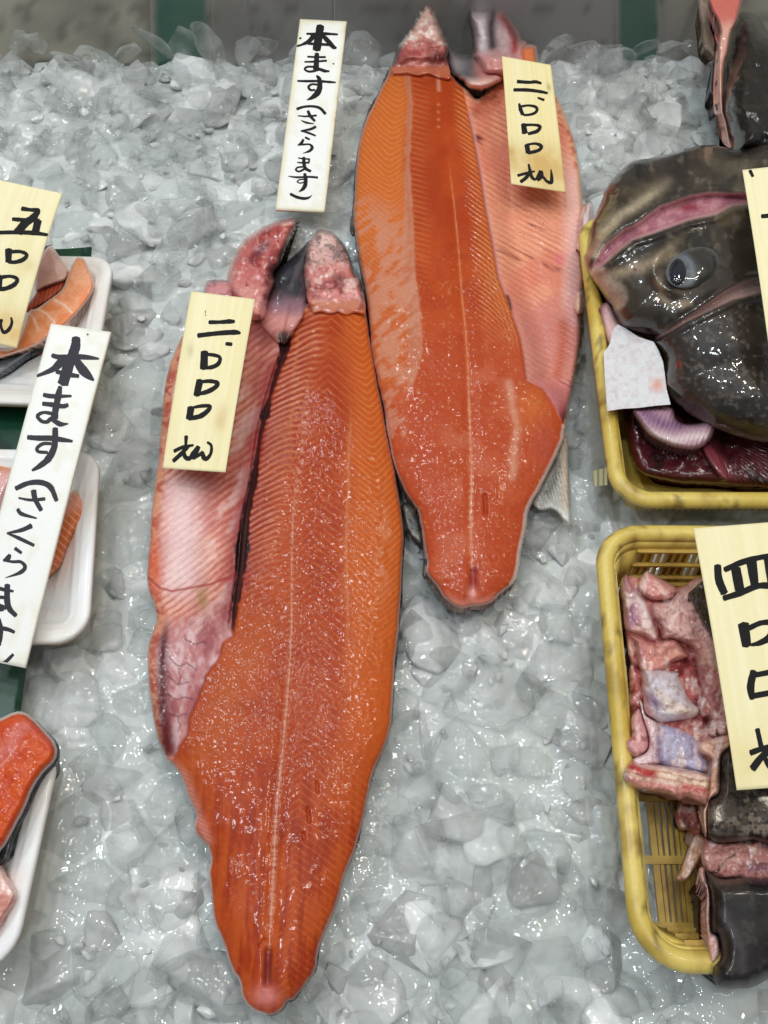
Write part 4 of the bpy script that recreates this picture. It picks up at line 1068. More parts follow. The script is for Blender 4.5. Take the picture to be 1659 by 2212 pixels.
def basket(px, zr, zf, r, label, lattice):
    root = thing('yellow_basket', label, 'basket', 'yellow plastic baskets')
    q = quad_world(px, zr)
    L = []
    R0 = 0.0052
    for k in range(12):                       # rolled rim
        a = 2 * math.pi * k / 12
        l = densify(round_loop(q, R0 - R0 * math.cos(a), r), 10)
        L.append(np.column_stack([l, np.full(len(l), zr - R0 + R0 * 0.95 * math.sin(a))]))
    loft('rim', L, M['yellow'], root, yel_c, ring=True)
    # solid upper skirt
    L = []
    for ins, z in [(0.0098, zr - 0.006), (0.0112, zr - 0.015), (0.0128, zr - 0.015), (0.0114, zr - 0.006)]:
        l = densify(round_loop(q, ins, r), 10)
        L.append(np.column_stack([l, np.full(len(l), z)]))
    loft('skirt', L, M['yellow'], root, yel_c, ring=True)
    zt = zr - 0.012
    top = round_loop(q, 0.0120, r, 4); bot = round_loop(q, 0.020, r, 4)
    def corner(loop, i): return loop[i * 5:(i + 1) * 5]
    # corner walls (solid) and side walls
    for i in range(4):
        ct, cb = corner(top, i), corner(bot, i)
        V = []
        for a, c in zip(ct, cb):
            V += [(a[0], a[1], zt), (c[0], c[1], zf)]
        cen = q.mean(0)
        inn = []
        for v in V:
            dv = cen - np.array(v[:2]); dv /= np.linalg.norm(dv)
            inn.append((v[0] + dv[0] * 0.0016, v[1] + dv[1] * 0.0016, v[2]))
        n = len(V); F = []
        for k in range(4):
            a = 2 * k
            F += [(a, a + 1, a + 3, a + 2), (n + a, n + a + 2, n + a + 3, n + a + 1)]
        F += [(0, n, n + 1, 1), (n - 2, n - 1, 2 * n - 1, 2 * n - 2)]
        F += [(2 * k, 2 * k + 2, n + 2 * k + 2, n + 2 * k) for k in range(4)] + [(2 * k + 1, n + 2 * k + 1, n + 2 * k + 3, 2 * k + 3) for k in range(4)]
        VV = np.array(V + inn)
        o = link_mesh('corner_wall', VV, F, M['yellow'], root, yel_c(VV))
        bm = bmesh.new(); bm.from_mesh(o.data); bmesh.ops.recalc_face_normals(bm, faces=bm.faces); bm.to_mesh(o.data); bm.free()
    for i in range(4):                        # four walls of upright slats with two rows of openings
        j = (i + 1) % 4
        t0, t1 = top[i * 5 + 4], top[j * 5]; b0, b1 = bot[i * 5 + 4], bot[j * 5]
        Lw = np.linalg.norm(t1 - t0)
        n = max(6, int(Lw / 0.0042))
        if i == 1: continue                   # the wall outside the picture
        if i == 3 or not lattice:
            V = np.array([(*t0, zt), (*t1, zt), (*b1, zf), (*b0, zf)])
            cen = q.mean(0); dv = cen - (t0 + t1) / 2; dv /= np.linalg.norm(dv)
            V2 = V + np.array([dv[0], dv[1], 0]) * 0.0016
            VV = np.concatenate([V, V2])
            o = link_mesh('side_wall', VV, [(0, 1, 2, 3), (7, 6, 5, 4), (0, 4, 5, 1), (1, 5, 6, 2), (2, 6, 7, 3), (3, 7, 4, 0)], M['yellow'], root, yel_c(VV), smooth=False)
        if i in (0, 2):
            cen = q.mean(0); dv = cen - (t0 + t1) / 2; dv /= np.linalg.norm(dv)
            outv = -dv * 0.0018
            for k in range(n):
                f = (k + 0.5) / n
                a = t0 + (t1 - t0) * f; c = b0 + (b1 - b0) * f
                if a[0] > 0.36: continue
                bar('wall_slat', (*a, zt - 0.002), (*c, zf), 0.0017, 0.0022, root)
                if lattice and k % 5 not in (2, 3):   # recessed web between the slats, open every fifth gap
                    f2 = (k + 1.0) / n
                    a = t0 + (t1 - t0) * f2 + outv; c = b0 + (b1 - b0) * f2 + outv
                    bar('wall_web', (*a, zt - 0.002), (*c, zf), 0.0028, 0.0008, root)
            for g in (0.02, 0.42, 0.80):
                za = zt + (zf - zt) * g
                a = t0 + (b0 - t0) * g + dv * 0.0012; c = t1 + (b1 - t1) * g + dv * 0.0012
                bar('wall_rail', (*a, za), (*c, za), 0.0026, 0.0022, root)
    if lattice:                               # open floor of long slats and cross bars
        fl = round_loop(q, 0.0215, r, 4)
        a0, a1 = fl[0 * 5 + 4], fl[1 * 5]; c0, c1 = fl[3 * 5], fl[2 * 5 + 4]
        n = int(np.linalg.norm(a1 - a0) / 0.0041)
        for k in range(n + 1):
            f = k / n
            a = a0 + (a1 - a0) * f; c = c0 + (c1 - c0) * f
            if a[0] > 0.33: continue
            wide = k % 5 == 0
            bar('floor_slat', (*a, zf), (*c, zf), 0.0034 if wide else 0.0019, 0.0022, root)
        m2 = 6
        e0, e1 = fl[3 * 5 + 4], fl[0]; g0, g1 = fl[2 * 5], fl[1 * 5 + 4]
        for k in range(m2 + 1):
            f = k / m2
            a = c0 + (a0 - c0) * f; c = c1 + (a1 - c1) * f
            d = (c - a) / np.linalg.norm(c - a)
            bar('cross_bar', (*(a - d * 0.012), zf + 0.0012), (*c, zf + 0.0012), 0.0042, 0.0022, root)
    else:
        fl = round_loop(q, 0.0205, r, 4)
        VV = np.concatenate([np.column_stack([fl, np.full(len(fl), zf + 0.001)]), np.column_stack([fl, np.full(len(fl), zf - 0.001)])])
        n = len(fl)
        F = [tuple(range(n)), tuple(range(2 * n - 1, n - 1, -1))] + [(i, i + n, (i + 1) % n + n, (i + 1) % n) for i in range(n)]
        link_mesh('floor', VV, F, M['yellow'], root, yel_c(VV), smooth=False)
    COVER.append(np.array(px, float))
    return root

BK1 = [(1246, 455), (1960, 470), (2010, 1090), (1325, 1087)]
BK2 = [(1284, 1127), (1880, 1131), (1960, 2108), (1371, 2104)]
basket(BK1, 0.048, 0.004, 0.026, 'yellow plastic basket holding the dark mottled fish head', False)
basket(BK2, 0.048, 0.004, 0.028, 'yellow plastic lattice basket holding chopped fish pieces', True)

# ------------------------------------------------------------------ dark fish head in the basket
HEAD = [(1262, 560), (1266, 542), (1271, 513), (1280, 477), (1296, 443), (1311, 403), (1335, 373), (1366, 348), (1418, 339), (1460, 328), (1503, 315), (1540, 313),
        (1564, 318), (1589, 322), (1620, 318), (1665, 306), (1720, 310), (1760, 500), (1760, 800), (1720, 952), (1659, 955), (1627, 952), (1584, 940), (1538, 922), (1492, 897),
        (1462, 873), (1443, 851), (1431, 824), (1431, 778), (1420, 758), (1409, 738), (1409, 729), (1357, 713), (1336, 695), (1321, 661), (1308, 646), (1275, 597)]
SL1 = [(1276, 584), (1288, 561), (1309, 530), (1348, 496), (1370, 488), (1427, 446), (1494, 423), (1534, 417), (1610, 419), (1625, 428), (1616, 440), (1580, 443), (1546, 462), (1488, 474), (1415, 501), (1366, 517), (1330, 545), (1300, 572)]
SL2 = [(1411, 734), (1462, 701), (1517, 664), (1569, 628), (1615, 606), (1700, 590), (1700, 622), (1646, 631), (1584, 646), (1538, 667), (1480, 695), (1440, 718)]
def head_z(x, y, d):
    z = 0.046 + 0.042 * prof(d / 190) + 0.004 * (fbm(x, y, 90, 2, 81) - 0.5) * sst(2, 25, d)
    s1, _, _ = sdf(x, y, SL1); s2, _, _ = sdf(x, y, SL2)
    z = z - 0.006 * sst(-3, 9, s1) - 0.006 * sst(-3, 7, s2)
    z = z + 0.003 * gauss(s1 + 10, 9) + 0.002 * gauss(s2 + 8, 8)
    r = np.hypot((x - 1478) / 1.25, (y - 580))
    z = z + 0.004 * gauss(r - 52, 12) * sst(1500, 1440, x) - 0.002 * gauss(r, 40)
    z = z + 0.0004 * (fbm(x, y, 14, 2, 83) - 0.5)
    return z
def head_c(x, y, d):
    n1 = fbm(x, y, 60, 4, 84); n2 = fbm(x, y, 20, 4, 85); n3 = fbm(x, y, 8, 3, 86)
    c = np.broadcast_to(S(50, 42, 34), x.shape + (3,)).copy()
    c = mx(c, S(84, 73, 58), sst(0.48, 0.70, n1) * sst(720, 600, y))
    c = mx(c, S(26, 20, 17), sst(0.5, 0.68, fbm(x, y, 46, 4, 87)) * 0.9)
    c = mx(c, S(120, 108, 92), sst(0.60, 0.72, n2) * sst(640, 480, y) * 0.5)
    # pale band running beside the upper cut, pale snout
    c = mx(c, S(188, 172, 146), gauss(dline(x, y, [(1284, 548), (1300, 505), (1340, 465), (1400, 428), (1450, 390)])[0] + 10 * (n2 - 0.5), 11) * sst(1470, 1380, x) * 0.8)
    sn = dline(x, y, [(1296, 600), (1318, 625), (1330, 640)])[0]
    c = mx(c, S(196, 176, 156), sst(34, 16, sn + 20 * (n2 - 0.5)) * 0.9)
    c = mx(c, S(170, 150, 124), gauss(dline(x, y, [(1330, 592), (1390, 575), (1430, 555), (1450, 545)])[0] + 12 * (n2 - 0.5), 13) * 0.8)
    c = mx(c, S(150, 132, 106), gauss(dline(x, y, [(1424, 610), (1430, 640), (1450, 660), (1490, 655)])[0] + 8 * (n2 - 0.5), 8) * 0.8)
    c = mx(c, S(56, 46, 34), gauss(np.hypot((x - 1375) / 1.3, y - 632), 38) * 0.75)
    c = mx(c, S(24, 18, 16), sst(1540, 1620, x) * sst(640, 560, y) * sst(440, 500, y) * 0.85)
    # lower jaw plate: darker, smooth
    lo = sst(-5, 10, (y - (740 - 0.55 * (x - 1409))))
    c = mx(c, S(46, 38, 33), lo * 0.85)
    c = mx(c, S(22, 17, 16), lo * sst(0.45, 0.65, n1) * sst(1440, 1560, x) * 0.85)
    c = mx(c, S(112, 104, 96), lo * sst(0.6, 0.72, n3) * sst(22, 60, d) * 0.35)
    c = mx(c, S(150, 138, 124), lo * sst(16, 3, d) * 0.55 * sst(820, 860, y))
    c = c * (0.70 + 0.6 * n3)[..., None]
    # the two pink cuts
    s1, _, _ = sdf(x, y, SL1); s2, _, _ = sdf(x, y, SL2)
    pk = S(176, 122, 134)
    c = mx(c, np.array(S(188, 132, 140)), sst(-1.5, 2, s1))
    c = mx(c, S(150, 84, 104), sst(1.5, 6, s1) * sst(0.4, 0.6, n2) * 0.7)
    c = mx(c, S(130, 20, 34), sst(1, 6, s1) * gauss(np.hypot((x - 1490) / 4, y - 449), 8) * 0.8)
    c = mx(c, S(222, 186, 176), gauss(s1, 2.4) * 0.7)
    c = mx(c, S(158, 130, 126), sst(-1.5, 2, s2)); c = mx(c, S(196, 160, 154), gauss(s2 - 1, 2.5) * 0.6)
    for (ax, ay, r) in [(1372, 582, 4), (1468, 787, 7)]:
        c = mx(c, S(110, 18, 12), sst(r, r - 2, np.hypot(x - ax, (y - ay) * 0.75)) * 0.95)
    return c
hd = thing('dark_mottled_fish_head', 'large dark mottled fish head with glassy eye and two pink cuts, in the basket', 'fish')
pillow('body', HEAD, head_z, head_c, M['darkskin'], hd, res=3.0, base=0.022, sub=3, jitter=0.5, bottom=True, side=S(150, 110, 110), cover=True)
EYE = [(1501 + 64 * math.cos(t) * math.cos(-0.42) - 44 * math.sin(t) * math.sin(-0.42), 577 + 64 * math.cos(t) * math.sin(-0.42) + 44 * math.sin(t) * math.cos(-0.42)) for t in np.linspace(0, 2 * math.pi, 20, endpoint=False)]
EYE = [(x - 4, y) for x, y in EYE]
def eye_c(x, y, d):
    n = fbm(x, y, 16, 3, 4)
    c = np.broadcast_to(S(48, 46, 42), x.shape + (3,)).copy()
    c = mx(c, S(26, 25, 23), sst(0.45, 0.6, n) * 0.7)
    c = mx(c, S(96, 96, 92), sst(10, 3, d) * 0.7)
    ir = np.hypot((x - 1468) / 0.80, y - 590)
    c = mx(c, S(82, 88, 96), sst(58, 30, ir) * 0.9)
    c = mx(c, S(120, 124, 130), gauss(ir - 36, 8) * 0.6)
    c = mx(c, S(36, 42, 54), sst(32, 20, np.hypot((x - 1464) / 0.62, y - 587)))
    c = mx(c, S(88, 90, 92), gauss(dline(x, y, [(1478, 540), (1520, 530), (1552, 548), (1556, 570)])[0], 6) * 0.7)
    c = mx(c, S(126, 118, 112), sst(0.5, 0.65, n) * sst(46, 40, ir) * 0.4)
    return c
HZ = lambda x, y: head_z(np.asarray(x), np.asarray(y), np.full(np.shape(x), 130.0))
ey = pillow('eye', EYE, lambda x, y, d: HZ(x, y) - 0.0015 + 0.0085 * prof(d / 42), eye_c, M['darkskin'], hd, res=2.2, base=0.05, sub=2)
PUP = [(1464 + 18 * math.cos(t), 587 + 28 * math.sin(t)) for t in np.linspace(0, 2 * math.pi, 16, endpoint=False)]
def eyetop(x, y):
    d, _, _ = sdf(np.asarray(x), np.asarray(y), smooth_poly(EYE, 2))
    return HZ(x, y) - 0.0015 + 0.0085 * prof(d / 42)
m, nt, b = newmat('clouded blue pupil'); b.inputs['Base Color'].default_value = (*S(26, 31, 42), 1); b.inputs['Roughness'].default_value = 0.10; b.inputs['Coat Weight'].default_value = 0.6
pp = pillow('pupil', PUP, lambda x, y, d: eyetop(x, y) + 0.0005 + 0.0010 * prof(d / 12), S(44, 58, 82), m, ey, res=2, base=0.055)
# flesh and gills around the head
pillow('lip', [(1287, 668), (1300, 656), (1318, 655), (1336, 692), (1360, 712), (1395, 728), (1380, 760), (1330, 765), (1312, 740), (1300, 700)], lambda x, y, d: 0.040 + 0.010 * prof(d / 16),
       lambda x, y, d: mx(mx(np.broadcast_to(S(222, 180, 178), x.shape + (3,)).copy(), S(150, 80, 100), sst(1312, 1290, x)), S(96, 20, 30), gauss(np.hypot(x - 1290, y - 672), 12)), M['meat'], hd, res=2.4, base=0.03)
GILL = [(1366, 884), (1380, 915), (1400, 940), (1425, 956), (1462, 970), (1505, 972), (1535, 950), (1545, 920), (1530, 905), (1508, 913), (1480, 915), (1462, 905), (1452, 880), (1410, 876)]
def gill_c(x, y, d):
    c = np.broadcast_to(S(176, 138, 154), x.shape + (3,)).copy()
    c = mx(c, S(120, 84, 124), gauss(dline(x, y, [(1390, 890), (1430, 915), (1465, 920)])[0], 13) * (0.55 + 0.45 * lines((x + 0.4 * y + 14 * (fbm(x, y, 24, 2, 3) - 0.5)) / 11.0, 0.3)))
    c = mx(c, S(224, 204, 204), gauss(dline(x, y, [(1400, 935), (1455, 950), (1520, 940)])[0], 10) * 0.8)
    return mx(c, S(128, 70, 90), sst(6, 1, d) * 0.7)
pillow('gill_arch', GILL, lambda x, y, d: 0.040 + 0.014 * prof(d / 16) + 0.0012 * lines((x + 0.4 * y) / 10.0, 0.3), gill_c, M['meat'], hd, res=2.2, base=0.025)
GM = [(1345, 880), (1380, 868), (1450, 860), (1560, 900), (1700, 920), (1720, 1056), (1640, 1052), (1560, 1046), (1480, 1044), (1430, 1036), (1392, 1026), (1370, 1000), (1355, 940)]
def gm_c(x, y, d):
    n = fbm(x, y, 30, 3, 4)
    a = np.arctan2(y - 900, x - 1480)
    c = np.broadcast_to(S(84, 22, 32), x.shape + (3,)).copy()
    c = mx(c, S(58, 12, 20), lines(a * 26, 0.25) * 0.7)
    c = mx(c, S(40, 10, 14), sst(0.5, 0.7, n))
    c = mx(c, S(128, 58, 66), gauss(dline(x, y, [(1520, 960), (1560, 1000), (1575, 1035)])[0], 12) * 0.8 + gauss(np.hypot(x - 1635, y - 985), 24) * 0.6)
    c = mx(c, S(96, 12, 16), sst(12, 3, d) * 0.7)
    return c
pillow('gill_filaments', GM, lambda x, y, d: 0.022 + 0.012 * prof(d / 26) + 0.004 * (fbm(x, y, 26, 3, 5) - 0.5) + 0.001 * lines(np.arctan2(y - 900, x - 1480) * 26, 0.25), gm_c, M['meat'], hd, res=2.6, base=0.008)
pillow('gill_flap', [(1515, 968), (1535, 955), (1550, 975), (1570, 1010), (1572, 1038), (1555, 1030), (1535, 1005)], lambda x, y, d: 0.034 + 0.005 * prof(d / 9), lambda x, y, d: mx(np.broadcast_to(S(132, 58, 68), x.shape + (3,)).copy(), S(90, 24, 34), lines((x - y * 0.3) / 7, 0.2) * 0.6), M['meat'], hd, res=2.2, base=0.026)

TIS = [(1304, 760), (1311, 753), (1318, 740), (1322, 715), (1334, 700), (1350, 708), (1380, 728), (1412, 738), (1422, 755), (1432, 780), (1436, 806), (1440, 840), (1449, 874), (1420, 876), (1380, 881), (1345, 883), (1312, 888), (1309, 850), (1306, 810)]
o = pillow('tissue_paper', TIS, lambda x, y, d: 0.0535 + 0.005 * sst(1340, 1420, x) + 0.0018 * (fbm(x, y, 30, 3, 4) - 0.5), lambda x, y, d: mx(mx(np.broadcast_to(S(226, 222, 224), x.shape + (3,)).copy(), S(206, 186, 188), sst(0.40, 0.85, fbm(x, y, 9, 4, 3)) * 0.6), S(232, 150, 132), gauss(np.hypot(x - 1420, y - 832), 13) * 0.8),
           M['tissue'], None, res=2.0, base=lambda x, y, d: 0.0525 + 0.005 * sst(1340, 1420, x) + 0.0018 * (fbm(x, y, 30, 3, 4) - 0.5), sub=1)
tag(o, 'wet white tissue paper square tucked under the dark fish head', 'paper')

# ------------------------------------------------------------------ black fish beyond the basket
ZT = ((1490.9, 0), 0.1593)
bf = thing('black_fish', 'black skinned fish piece with a long pink flesh strip behind the fish head', 'fish piece')
pillow('body', conv(*ZT, [(650, 170), (860, 170), (960, 270), (1060, 390), (1300, 520), (1500, 900), (1500, 1900), (1200, 2100), (900, 2150), (600, 2120), (530, 1880), (470, 1620), (440, 1500), (440, 1300), (470, 900), (510, 700), (550, 450), (620, 250)]),
       lambda x, y, d: 0.012 + 0.050 * prof(d / 60) + 0.006 * (fbm(x, y, 30, 3, 7) - 0.5) * sst(1, 12, d),
       lambda x, y, d: mx(mx(np.broadcast_to(S(22, 18, 17), x.shape + (3,)).copy(), S(74, 58, 46), sst(0.5, 0.68, fbm(x, y, 26, 4, 8)) * sst(1625, 1580, x)), S(66, 62, 64), sst(90, 50, y) * sst(0.4, 0.6, fbm(x, y, 26, 3, 9)) * 0.8), M['darkskin'], bf, res=2.6, base=0.0, jitter=0.4, cover=True)
pillow('flesh_strip', conv(*ZT, [(260, -80), (690, -80), (685, 100), (630, 300), (565, 450), (522, 700), (472, 900), (455, 1150), (452, 1500), (500, 1650), (540, 1850), (612, 2020), (560, 2030), (505, 1995), (480, 1850), (430, 1600), (400, 1500), (362, 1050), (370, 600), (400, 430), (350, 250), (290, 150)]),
       lambda x, y, d: 0.052 - 0.030 * sst(40, 250, y) + 0.010 * prof(d / 9), lambda x, y, d: mx(mx(np.broadcast_to(S(226, 170, 152), x.shape + (3,)).copy(), S(218, 116, 106), sst(70, 30, y + 16 * (fbm(x, y, 14, 3, 6) - 0.5))), S(240, 206, 196), sst(3, 1, d) * 0.6), M['meat'], bf, res=1.8, base=lambda x, y, d: 0.046 - 0.030 * sst(40, 250, y), jitter=0.2)
pillow('fin', conv(*ZT, [(300, 850), (350, 880), (372, 1300), (410, 1500), (345, 1500), (325, 1340), (258, 1220), (275, 1050)]), lambda x, y, d: 0.012 + 0.008 * prof(d / 6), lambda x, y, d: mx(np.broadcast_to(S(60, 56, 58), x.shape + (3,)).copy(), S(150, 146, 150), lines(x / 9.0, 0.2) * 0.5), M['skin'], bf, res=1.8, base=0.0)
pillow('fat_flap', conv(*ZT, [(110, -60), (300, -60), (300, 180), (380, 420), (360, 700), (340, 800), (270, 740), (160, 600), (140, 350), (110, 150)]), lambda x, y, d: 0.028 + 0.010 * prof(d / 10), lambda x, y, d: mx(np.broadcast_to(S(176, 152, 136), x.shape + (3,)).copy(), S(128, 112, 96), sst(0.45, 0.62, fbm(x * 1.8, y * 0.6, 18, 3, 4)) * 0.8), M['meat'], bf, res=2, base=0.018)

# ------------------------------------------------------------------ chopped fish in the lattice basket
ZA = ((1321.5, 1118.2), 0.20345); ZB = ((1321.5, 1490.9), 0.20345); ZC = ((1321.5, 1795.9), 0.20345)
def blot(base, *adds, seed=1):
    """base colour plus (colour, field) layers"""
    def f(x, y, d):
        c = np.broadcast_to(base, x.shape + (3,)).copy()
        n = fbm(x, y, 20, 4, seed)
        c = np.clip(c * (0.98 + 0.34 * n)[..., None], 0, 0.85)
        for col, fn in adds:
            c = mx(c, col, fn(x, y, d, n))
        if base[0] > 0.2:
            c = mx(c, S(240, 216, 208), sst(0.56, 0.72, fbm(x * 1.5, y * 0.7, 24, 4, seed + 9)) * 0.6)  # whitish highlights painted over the pieces as pale streaks
            c = mx(c, S(122, 34, 38), gauss(np.abs(fbm(x, y, 26, 3, seed + 12) - 0.5), 0.014) * 0.55)
        return c
    return f
def hump(z0, h, w=16, rough=0.004, seed=3, fine=0.0012):
    return lambda x, y, d: z0 + h * prof(d / w) + rough * 1.6 * (fbm(x, y, 26, 3, seed) - 0.5) * sst(-4, 8, d) + fine * (fbm(x, y, 8, 2, seed + 5) - 0.5)
def at(p, r, Z=None):
    return lambda x, y, d, n: gauss(np.hypot(x - p[0], y - p[1]) + 8 * (n - 0.5), r)
def along(pts, r, k=1.0, Z=ZA):
    q = conv(*Z, pts)
    return lambda x, y, d, n: k * gauss(dline(x, y, q)[0] + 8 * (n - 0.5), r)

ch1 = thing('fish_chunk', 'bloody pink fish chunk with gristle and a painted white highlight, wedged in the far basket corner', 'fish piece', 'chopped fish pieces in the basket')
pillow('gristle', conv(*ZA, [(150, 600), (220, 680), (290, 790), (390, 900), (440, 1040), (510, 1280), (440, 1330), (330, 1275), (200, 1240), (130, 1180), (105, 900), (100, 700)]), hump(0.030, 0.016), 
       blot(S(168, 118, 130), (S(232, 212, 208), along([(280, 830), (340, 950), (390, 1100), (420, 1250)], 13, 0.95)), (S(214, 172, 150), along([(250, 1200), (380, 1220)], 10, 0.7)), (S(120, 84, 110), along([(200, 950), (230, 1080)], 8, 0.6))), M['meat'], ch1, res=1.9, base=0.006)  # white highlight patch painted along the mauve lump
pillow('flesh', conv(*ZA, [(360, 570), (450, 610), (600, 690), (710, 770), (660, 850), (600, 880), (480, 890), (390, 880), (290, 800), (255, 720)]), hump(0.034, 0.014), 
       blot(S(206, 144, 138), (S(120, 14, 16), along([(270, 730), (350, 860), (420, 960), (480, 1100)], 10, 0.95)), (S(236, 196, 186), along([(470, 690), (600, 860)], 4, 0.9))), M['meat'], ch1, res=1.9, base=0.006)
pillow('blood_clot', conv(*ZA, [(380, 870), (430, 900), (440, 1040), (520, 1120), (525, 1290), (490, 1270), (430, 1040), (370, 930)]), hump(0.036, 0.004, 6), S(92, 8, 12), M['meat'], ch1, res=1.6, base=0.02)

ch2 = thing('fish_chunk', 'large translucent pinkish fish slab with dark skin on its far edge, under the price tag', 'fish piece', 'chopped fish pieces in the basket')
pillow('flesh', conv(*ZA, [(690, 770), (780, 720), (870, 680), (990, 640), (1100, 800), (1200, 1300), (1260, 1800), (1290, 2250), (1130, 2330), (1000, 2100), (900, 1650), (850, 1400), (640, 1300), (530, 1290), (510, 1150), (430, 1040), (425, 900), (600, 880)]), hump(0.034, 0.018, 24, 0.007),
       blot(S(196, 152, 146), (S(226, 190, 180), along([(590, 1130), (760, 1180)], 7, 0.8)), (S(190, 130, 110), along([(900, 1350), (1080, 1650)], 14, 0.6)), (S(150, 66, 70), along([(1000, 1700), (1100, 1900), (1180, 2100)], 22, 0.7)), (S(172, 40, 34), along([(590, 960), (600, 970)], 4, 0.9))), M['meat'], ch2, res=2.2, base=0.008)
pillow('skin', conv(*ZA, [(985, 655), (1080, 700), (1160, 1200), (1180, 1350), (1115, 1310), (1000, 1180), (870, 950), (805, 825), (860, 760)]), hump(0.052, 0.005, 10), blot(S(46, 36, 29), (S(98, 84, 70), lambda x, y, d, n: 0.7 * sst(0.6, 0.7, n))), M['darkskin'], ch2, res=1.9, base=0.04)

ch3 = thing('fish_chunk', 'folded brownish pink fish flap beneath the bloody chunk', 'fish piece', 'chopped fish pieces in the basket')
pillow('flesh', conv(*ZA, [(410, 1330), (560, 1300), (680, 1285), (790, 1430), (805, 1490), (640, 1550), (540, 1640), (330, 1650), (260, 1500), (245, 1330), (190, 1250), (330, 1280)]), hump(0.036, 0.012, 14),
       blot(S(196, 132, 122), (S(172, 118, 124), along([(250, 1330), (300, 1500), (330, 1600)], 12, 0.8)), (S(214, 160, 140), along([(520, 1400), (740, 1450)], 12, 0.6))), M['meat'], ch3, res=1.9, base=0.008)
pillow('underflesh', conv(*ZA, [(200, 1560), (330, 1600), (640, 1540), (860, 1500), (1010, 1800), (1180, 2300), (1100, 2600), (800, 2500), (420, 2300), (200, 2200), (180, 1800)]), hump(0.032, 0.010, 20), blot(S(160, 84, 82), (S(206, 150, 140), lambda x, y, d, n: 0.8 * sst(0.55, 0.7, n)), (S(104, 28, 34), lambda x, y, d, n: 0.8 * sst(0.42, 0.32, n))), M['meat'], ch3, res=2.4, base=0.006)
pillow('underflesh', conv(*ZA, [(110, 640), (300, 640), (700, 740), (980, 660), (1200, 1300), (1250, 1900), (900, 1800), (700, 1650), (250, 1600), (150, 1250), (105, 900)]), hump(0.034, 0.006, 20, 0.006), blot(S(168, 96, 92), (S(206, 150, 140), lambda x, y, d, n: 0.8 * sst(0.55, 0.7, n)), (S(104, 22, 28), lambda x, y, d, n: 0.8 * sst(0.44, 0.34, n))), M['meat'], ch3, res=2.4, base=0.006)

ch4 = thing('fish_chunk', 'pale lilac membrane piece with a purple spot, in the middle of the basket', 'fish piece', 'chopped fish pieces in the basket')
pillow('membrane', conv(*ZB, [(310, -30), (330, 60), (340, 230), (460, 320), (560, 345), (780, 315), (900, 280), (930, 200), (820, 80), (720, -130), (700, -190), (400, -230), (330, -200)]), hump(0.040, 0.014, 26),
       blot(S(196, 186, 194), (S(226, 206, 190), along([(500, 50), (600, 170), (760, 220), (860, 240)], 12, 0.9, ZB)), (S(134, 104, 140), along([(420, 100), (470, 140)], 15, 0.9, ZB)), (S(206, 150, 140), along([(340, -100), (330, 100), (420, 290)], 9, 0.8, ZB))), M['meat'], ch4, res=1.9, base=0.012)
pillow('gristle', conv(*ZB, [(920, 130), (1000, 60), (1100, 180), (1220, 240), (1210, 320), (1130, 420), (1110, 500), (1040, 480), (1020, 420), (1060, 260), (960, 290)]), hump(0.040, 0.010, 9, 0.008), blot(S(222, 190, 182), (S(184, 112, 108), lambda x, y, d, n: sst(0.52, 0.64, n))), M['meat'], ch4, res=1.8, base=0.015)

ch5 = thing('fish_chunk', 'bone-in fish piece with lavender membrane and red cut edge against the basket rim', 'fish piece', 'chopped fish pieces in the basket')
pillow('membrane', conv(*ZB, [(480, 370), (620, 355), (800, 420), (950, 530), (1050, 690), (1060, 820), (980, 890), (700, 850), (500, 800), (460, 600)]), hump(0.036, 0.010, 30, 0.003),
       blot(S(164, 158, 186), (S(196, 192, 208), along([(540, 500), (620, 640), (760, 740)], 18, 0.7, ZB)), (S(140, 128, 158), along([(900, 600), (1000, 780)], 14, 0.6, ZB))), M['meat'], ch5, res=1.9, base=0.008)
pillow('bone_ridge', conv(*ZB, [(290, 110), (330, 140), (360, 260), (480, 350), (500, 500), (500, 700), (490, 790), (250, 800), (225, 720), (370, 650), (390, 500), (330, 300)]), hump(0.042, 0.008, 10), blot(S(222, 196, 198), (S(180, 150, 164), along([(470, 500), (460, 760)], 8, 0.7, ZB))), M['meat'], ch5, res=1.8, base=0.02)
pillow('side_lump', conv(*ZB, [(200, 300), (290, 190), (340, 330), (380, 450), (390, 610), (280, 710), (205, 700), (140, 620), (145, 520), (205, 480)]), hump(0.040, 0.012, 14), blot(S(206, 150, 150), (S(150, 60, 66), lambda x, y, d, n: 0.7 * sst(0.6, 0.72, n))), M['meat'], ch5, res=1.8, base=0.015)
def slab_c(x, y, d):
    zx = (x - ZB[0][0]) / ZB[1]; zy = (y - ZB[0][1]) / ZB[1]
    n = fbm(x, y, 16, 4, 9); t = zy - (780 + (zx - 230) * 0.20) + 60 * (n - 0.5)
    c = np.broadcast_to(S(216, 178, 168), x.shape + (3,)).copy()
    c = mx(c, S(232, 206, 182), sst(-20, 30, t) * sst(200, 90, t))
    c = mx(c, S(176, 110, 96), lines(t / 70.0, 0.16) * sst(250, 150, t) * 0.7)
    c = mx(c, S(206, 140, 130), sst(120, 190, t))
    c = mx(c, S(176, 24, 26), gauss(dline(x, y, conv(*ZB, [(180, 800), (260, 840), (360, 880), (440, 890)]))[0] + 8 * (n - 0.5), 11) * 0.95 + gauss(dline(x, y, conv(*ZB, [(760, 1020), (1000, 1070)]))[0], 7) * 0.8)
    return c
pillow('cut_slab', conv(*ZB, [(230, 740), (300, 780), (500, 790), (1000, 890), (1040, 1050), (1025, 1180), (990, 1225), (800, 1140), (722, 1165), (560, 1100), (300, 1055), (150, 985), (115, 890), (180, 770)]), hump(0.046, 0.010, 16, 0.005), slab_c, M['meat'], ch5, res=1.8, base=0.034, jitter=0.3)

